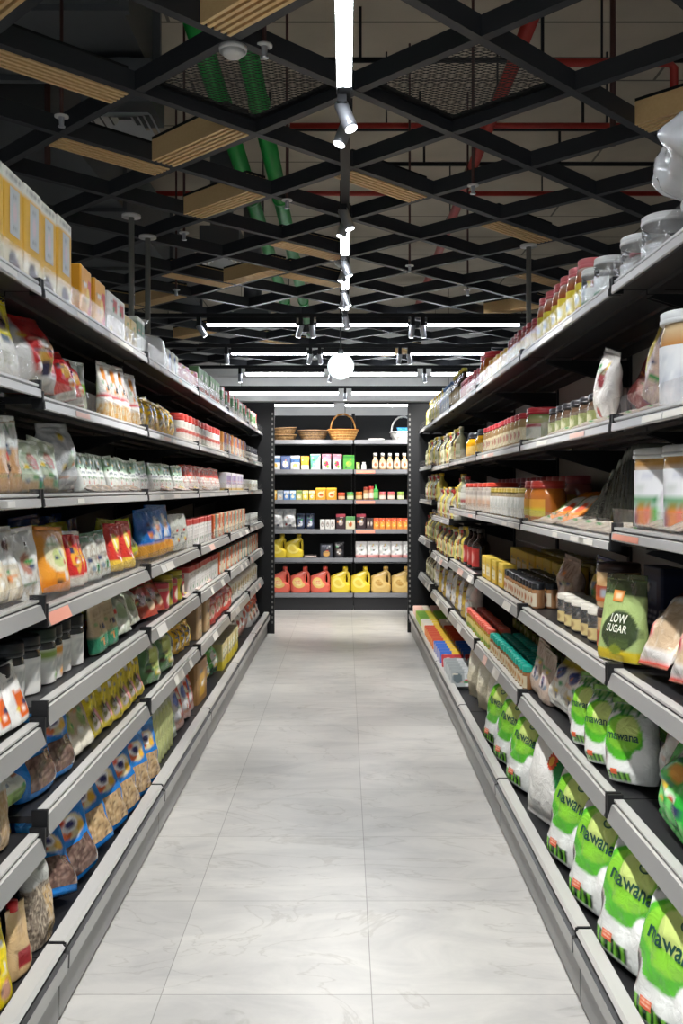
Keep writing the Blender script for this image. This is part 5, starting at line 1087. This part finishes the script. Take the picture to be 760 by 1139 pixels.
# ------------------------------------------------------------ rear shelving stock
def RXp(px): return (px-384)*10.95/1030
def rear(s, items, xa, xb, back=.03, n=None, gap=1.04, lean=0, yaw=.06, sc=1):
    if isinstance(items, tuple): items = [items]
    x0, x1 = RXp(xa), RXp(xb); x = x0; lst = []; k = 0
    while True:
        P, d = items[k % len(items)]; wd = (x1-x0)/n if n else P.W*gap*sc
        if (n and k >= n) or (not n and x+wd > x1+.02 and k): break
        lst.append((P, d, x+wd/2)); x += wd; k += 1
    tot = {}; cnt = {}
    for P, d, xc in lst: tot[d] = tot.get(d, 0)+1
    for P, d, xc in lst:
        i = cnt.get(d, 0); cnt[d] = i+1; sn = shelfname(0, s)
        lab = '%s, %s' % (d, sn) if tot[d] == 1 else '%s, %s from left, %s' % (d, ordw(i), sn)
        P.put((xc, YR+.012+back+P.D*sc/2, ZR[s]-.003), RN.uniform(-yaw, yaw), lab, '%s group on %s' % (d, sn) if tot[d] > 1 else None, lean, 0, sc)
# jugs with a side handle and an upright neck
def jug(name, c, cap, lab1, lab2):
    W, H, Dp = .232, .315, .1; P = Proto(name, 'jug', W, H, Dp); R = []
    for i in range(23):
        v = i/22*.8; z = H*v
        if v < .04: hw, cx = W/2*.94, 0
        elif v < .3: hw, cx = W/2, 0
        elif v < .62: t = (v-.3)/.1; t = min(1, t); hw, cx = W/2-.024*t, -.024*t
        else:
            t = (v-.62)/.18; hw = (W/2-.024)*(1-t)+.036*t; cx = -.024*(1-t)+.058*t
        R.append((z, hw, Dp/2*(1 if v < .6 else 1-.45*(v-.6)/.2), cx, 0))
    sh = Shell(R, 3.2, 32); P.shell = sh
    P.add('jug_body', sh.mesh(col=c), PLAS)
    P.add('handle', MB().tube([(.070, 0, .240), (.092, 0, .222), (.100, 0, .17), (.099, 0, .12), (.088, 0, .088)], [.022, .018, .016, .017, .02], 12, c), PLAS)
    P.add('neck', MB().tube([(.058, 0, .248), (.058, 0, .272)], [.03, .026], 16, c), PLAS)
    P.add('cap', MB().tube([(.058, 0, .268), (.058, 0, .305), (.058, 0, .31)], [.031, .029, .024], 18, cap), PLAS)
    P.add('label', patch(sh, -.75, .55, .22, .72, ell=True, design=D(lab1, ('e', 0, .5, .6, .3, lab2), ('t', -.5, .5, .3, .7, 3, c)), nu=14, nv=12, off=.0015), PAPER); return P
jr = jug('red_jug', '#dc6654', '#d5574a', '#e3c070', '#ead598'); jy = jug('yellow_jug', '#e3c83e', '#dcbc2e', '#ecd970', '#d8bc4a'); jt = jug('tan_jug', '#d6b46c', '#cfa95c', '#dcc07c', '#b98a3c')
rear(5, (jr, 'red jug with side handle'), 301, 367.5, n=3, yaw=.03); rear(5, (jy, 'yellow jug with side handle'), 367.5, 412.5, n=2, yaw=.03); rear(5, (jt, 'tan jug with side handle'), 412.5, 458, n=2, yaw=.03)
rear(4, (jy, 'yellow jug with side handle'), 300, 337, n=2, yaw=.05, sc=.92)
darkb = carton('dark_snack_carton', .145, .165, .06, D('#33363f', ('e', 0, .3, .55, .2, '#c99a54'), ('t', -.7, .7, .6, .9, 2, '#8a8d98'))); darkp = pouch('dark_snack_pouch', .12, .185, .06, D('#2c2b2e', ('e', 0, .4, .5, .2, '#6d5f56')), seal='#3a393c')
rear(4, (darkb, 'dark snack carton with biscuit picture'), 356, 370.5, n=1); rear(4, (darkp, 'dark upright snack pouch'), 371, 384, n=1)
sheet = pouch('flat_pale_packet', .16, .12, .015, D('#b9a8a0'), 'pillow'); rear(4, (sheet, 'flat pale packet lying near the middle'), 338, 353, n=1, lean=1.4)
napk = pouch('tissue_roll_pack', .14, .19, .12, D('#e0dedb', ('h', 0, .2, '#cf8f8a'), ('e', 0, .62, .55, .2, '#b9c4bf'), ('e', 0, .62, .4, .12, '#e6e6e4')), 'brick', nz=.010)
rear(4, (napk, 'white wrapped tissue pack'), 395.5, 461, n=5)
whb = pouch('white_flour_bag', .15, .24, .09, D('#d9d8d6', ('n', 0, 1, 4, .2, '#bfc0c2')), 'pillow', nz=.014); dbp = pouch('dark_blue_pouch', .1, .185, .06, D('#3a4358', ('e', 0, .4, .5, .2, '#a9adb8')), seal='#55607a')
rear(3, (whb, 'white flour bag'), 301, 329, n=2); rear(3, (dbp, 'dark blue pouch'), 329.5, 350.5, n=2)
wsm = carton('white_small_carton', .055, .115, .06, D('#dcdad4', ('e', 0, .5, .6, .25, '#9a8f88'))); rear(3, (wsm, 'small white carton'), 356, 373, n=3)
dred = carton('dark_red_carton', .11, .18, .06, D('#3a2a2e', ('h', .82, 1, '#a83a4a'), ('e', 0, .45, .5, .2, '#b9a8a0'))); dgr = carton('green_cream_carton', .11, .15, .06, D('#dcd6b8', ('h', .7, 1, '#5a9a5a'), ('e', 0, .4, .4, .2, '#c9763c')))
rear(3, (dred, 'dark carton with red top'), 373.5, 385, n=1); rear(3, (dgr, 'cream carton with green top'), 385.5, 394.5, n=1); rear(3, (dred, 'second dark carton with red top, right of green one'), 396, 407.5, n=1)
dks = carton('slim_dark_carton', .04, .13, .06, D('#4a3a3a', ('e', 0, .5, .6, .2, '#c9b8a8'))); rear(3, (dks, 'slim dark carton'), 408, 415, n=2)
orc = carton('orange_carton', .066, .13, .06, D('#e08a3c', ('h', .75, 1, '#dd5a3a'), ('e', 0, .4, .5, .2, '#efc04a'))); rear(3, (orc, 'small orange carton'), 415.5, 453.5)
ored = carton('red_orange_carton', .08, .17, .06, D('#d85a34', ('r', -.6, .6, .3, .6, '#eab48a'))); rear(3, (ored, 'taller red orange carton'), 454.5, 463, n=1)
cc_ = [(carton('%s_small_carton' % n, .068, .11, .06, D(c, ('h', .7, .95, h), ('e', 0, .35, .5, .18, '#e6dfcc'))), '%s small carton' % n) for n, c, h in (('amber', '#d9a13a', '#e8d9a0'), ('grey', '#b9bdc0', '#8a94a0'), ('blue', '#5a86c0', '#d8dfe8'), ('sky_blue', '#6fa0cc', '#e8e8e0'), ('olive', '#b9b46a', '#6d8f4a'), ('yellow', '#dcc24a', '#e8e0b0'), ('gold', '#d8b03a', '#efe6c4'))]
rear(2, [(p, d.replace('_', ' ')) for p, d in cc_], 301.5, 350.5, n=7)
oc2 = carton('orange_mix_carton', .12, .14, .06, D('#e0962c', ('e', 0, .45, .6, .25, '#e8d8a8'), ('e', .1, .4, .4, .14, '#c9602c'), ('h', .88, 1, '#e8c83a'))); rear(2, (oc2, 'orange mix carton'), 351, 375, n=2)
smr = jar('small_red_jar', .042, .085, '#c04a34', D('#b0603c'), D('#d8b890'), lh=.02, lr=.95); smg = jar('small_green_jar', .042, .09, '#4f9a54', D('#8faa62'), D('#cfdcb4'), lh=.02, lr=.95); smo = jar('small_orange_jar', .04, .095, '#c86a2c', D('#c08040'), D('#e0c48a'), lh=.02, lr=.95)
rear(2, (smr, 'small jar with red lid'), 375.5, 384.5, n=1); rear(2, (smg, 'small jar with green lid'), 385, 394.5, n=1); rear(2, (smo, 'small jar with orange lid'), 395.5, 403.5, n=1)
sps = [(jar('tall_brown_jar', .03, .15, '#8a3a2c', D('#b98a5c'), D('#e0d4b8'), lh=.03, lr=.95), 'slim brown jar'), (jar('tall_red_jar', .03, .16, '#b83a34', D('#c98a6a'), D('#e6d4c4'), lh=.03, lr=.95), 'slim red jar')]
rear(2, sps, 404, 416, n=2); gbt = bottle('green_bottle', .03, .185, '#2f8a3c', D('#3f9a4a'), D('#7fc06a')); rear(2, (gbt, 'green bottle'), 416, 420.5, n=1)
js = [(jar('pink_top_jar', .042, .095, '#c05a5e', D('#c0947c'), D('#e4d8c8'), lh=.02, lr=.95), 'squat jar with pink lid'), (jar('lime_top_jar', .042, .095, '#8fb04a', D('#a8b070'), D('#e0e4c0'), lh=.02, lr=.95), 'squat jar with lime lid')]
rear(2, js[:1], 421, 440, n=2); rear(2, js[1:], 440.5, 451, n=1); rear(2, js[:1], 451.2, 463, n=1) if 0 else rear(2, (smr, 'last jar with red lid'), 452, 462, n=1)
b1 = [(pouch('white_blue_pouch', .115, .165, .05, D('#dcdcda', ('h', .55, .9, '#4a6a9a'), ('e', 0, .3, .45, .2, '#c9a24a')), seal='#c9cfd8'), 'white and blue pouch'), (pouch('navy_white_pouch', .115, .165, .05, D('#5a6a92', ('e', 0, .4, .55, .25, '#e0dccc')), seal='#46567c'), 'blue pouch with cream centre')]
rear(1, b1, 301.5, 334, n=3); b2 = pouch('orange_white_pouch', .1, .16, .05, D('#d99a34', ('h', 0, .35, '#e4dcc8')), seal='#cf8a2a'); rear(1, (b2, 'orange and white pouch'), 334.5, 344.5, n=1)
b3 = pouch('green_white_pouch', .12, .185, .05, D('#d8ddd6', ('d', .5, .5, '#5faa8a'), ('e', -.2, .3, .4, .18, '#8fc0b0')), seal='#a8ccbc'); rear(1, (b3, 'pale green and white pouch'), 345, 357, n=1)
b4 = pouch('pink_white_pouch', .11, .185, .05, D('#dcd8d6', ('h', .72, 1, '#d8788a'), ('e', 0, .4, .55, .2, '#c83a58'), ('e', .3, .2, .3, .1, '#6fae4a')), seal='#d88a98'); rear(1, (b4, 'pink and white pouch'), 357.5, 381, n=2)
b5 = carton('green_tea_carton', .135, .17, .06, D('#4f9a3c', ('h', .8, .95, '#2f7a34'), ('e', 0, .4, .5, .2, '#8fbf4a'))); rear(1, (b5, 'bright green carton'), 381.5, 394.5, n=1)
tb = carton('tiny_green_carton', .045, .085, .05, D('#8a9a4a', ('e', 0, .5, .5, .3, '#c9cf9a'))); rear(1, (tb, 'tiny green carton'), 396, 400.5, n=1)
tubeP = bottle('white_tube', .03, .09, '#d8d8d6', D('#dcdad6', ('h', .6, 1, '#b9bcc4')), None, neck=.6); rear(1, (tubeP, 'small white tube'), 402, 407.5, n=1)
dr = bottle('dressing_bottle', .038, .195, '#e4e2de', D('#c9a276', ('n', 0, 1, 5, .1, '#d8b890')), D('#e8ddc8', ('e', 0, .5, .5, .3, '#b9663c'), ('h', .85, 1, '#c98a5a')), neck=.5, sh0=.5, caph=.2); rear(1, (dr, 'dressing bottle with white cap'), 413.5, 462, n=6)
# baskets along the top
WICK = mat('wicker', .6, bump=.6, bscale=90, dist=.004); 
def ring(rx, ry, z, n=40): return [(rx*math.cos(2*PI*i/n), ry*math.sin(2*PI*i/n), z) for i in range(n+1)]
def basket(name, lab, x, y, z, r0, r1, H, c1, c2, handle=0, hh=.3, rows=8, stakes=22, cat='basket', ovl=.8, tilt=0):
    t = thing(name, lab, cat, (x, y, z+.004)); t.rotation_euler = (0, tilt, 0)
    m = MB()
    for k in range(rows+1):
        f = k/rows; r = r0+(r1-r0)*f; pts = []
        for i in range(73):
            a = 2*PI*i/72; q = r+.0035*math.sin(a*stakes/2*2+k*PI); pts.append((q*math.cos(a), q*ovl*math.sin(a), .006+H*f))
        m.tube(pts, H/rows*.42, 5, c1 if k % 2 else c2, caps=False)
    part('woven_wall', m, WICK, t)
    m = MB()
    for i in range(stakes): a = 2*PI*(i+.5)/stakes; m.tube([(r0*math.cos(a), r0*ovl*math.sin(a), .004), (r1*math.cos(a), r1*ovl*math.sin(a), H+.008)], .005, 5, c2)
    part('stakes', m, WICK, t)
    part('basket_base', Shell([(0, r0, r0*ovl), (.01, r0, r0*ovl)], 2, 32).mesh(col=c2), WICK, t)
    part('rim', MB().tube(ring(r1+.004, (r1+.004)*ovl, H+.012), .009, 8, c1, caps=False), WICK, t)
    if handle:
        pts = []
        for i in range(25):
            a = PI*i/24; pts.append((-math.cos(a)*handle, 0, H*.5+(hh)*math.sin(a)**.7))
        part('handle', MB().tube(pts, .010, 8, c1), WICK, t); pts2 = [(p[0], p[1]+.013*math.sin(i*1.4), p[2]+.012*math.cos(i*1.4)) for i, p in enumerate(pts)]
        part('handle_binding', MB().tube(pts2, .006, 6, c2), WICK, t)
    return t
yb = YR+.2; zt = ZR[0]-.003
basket('wicker_basket', 'orange brown wicker basket with tall arched handle', RXp(381.5), yb, zt, .13, .18, .11, '#c07f38', '#d9b06a', .15, .26)
basket('wicker_tray', 'dark brown woven tray left of the arched handle basket', RXp(348), yb, zt, .13, .18, .10, '#6d5238', '#8f7048', rows=7)
basket('wicker_tray', 'round woven tray at far left, lower of the stacked pair', RXp(315), yb, zt, .12, .15, .05, '#8a6a42', '#b08a58', rows=4)
basket('wicker_tray', 'round woven tray at far left, upper of the stacked pair', RXp(315), yb, zt+.078, .12, .15, .05, '#7d5f3c', '#a88252', rows=4, tilt=-.06)
basket('white_basket', 'white woven basket with thin arched handle at right', RXp(449), yb, zt, .12, .15, .085, '#d8d6d2', '#c2c0bc', .14, .24)
bc = pouch('blue_cloth', .2, .1, .12, D('#2f7fae', ('n', 0, 1, 4, .2, '#58a0c4')), 'pillow', nz=.03, cat='cloth'); bc.put((RXp(451), yb, zt+.06), 0, 'blue crumpled wrap lying inside the white basket')
ws = pouch('white_paper_pad', .2, .14, .02, D('#dddcd8'), 'pillow', cat='packet'); ws.put((RXp(419), yb-.1, zt), 0, 'white flat packet between the two handled baskets', None, 1.45)
import collections
dup_labels = [l for l, n in LABELS.items() if n > 1]
print('DUPLICATE LABELS', dup_labels[:20]); print('LONG', [l for l in LABELS if not 4 <= len(l.split()) <= 16][:20]); print('THINGS', sum(LABELS.values()))
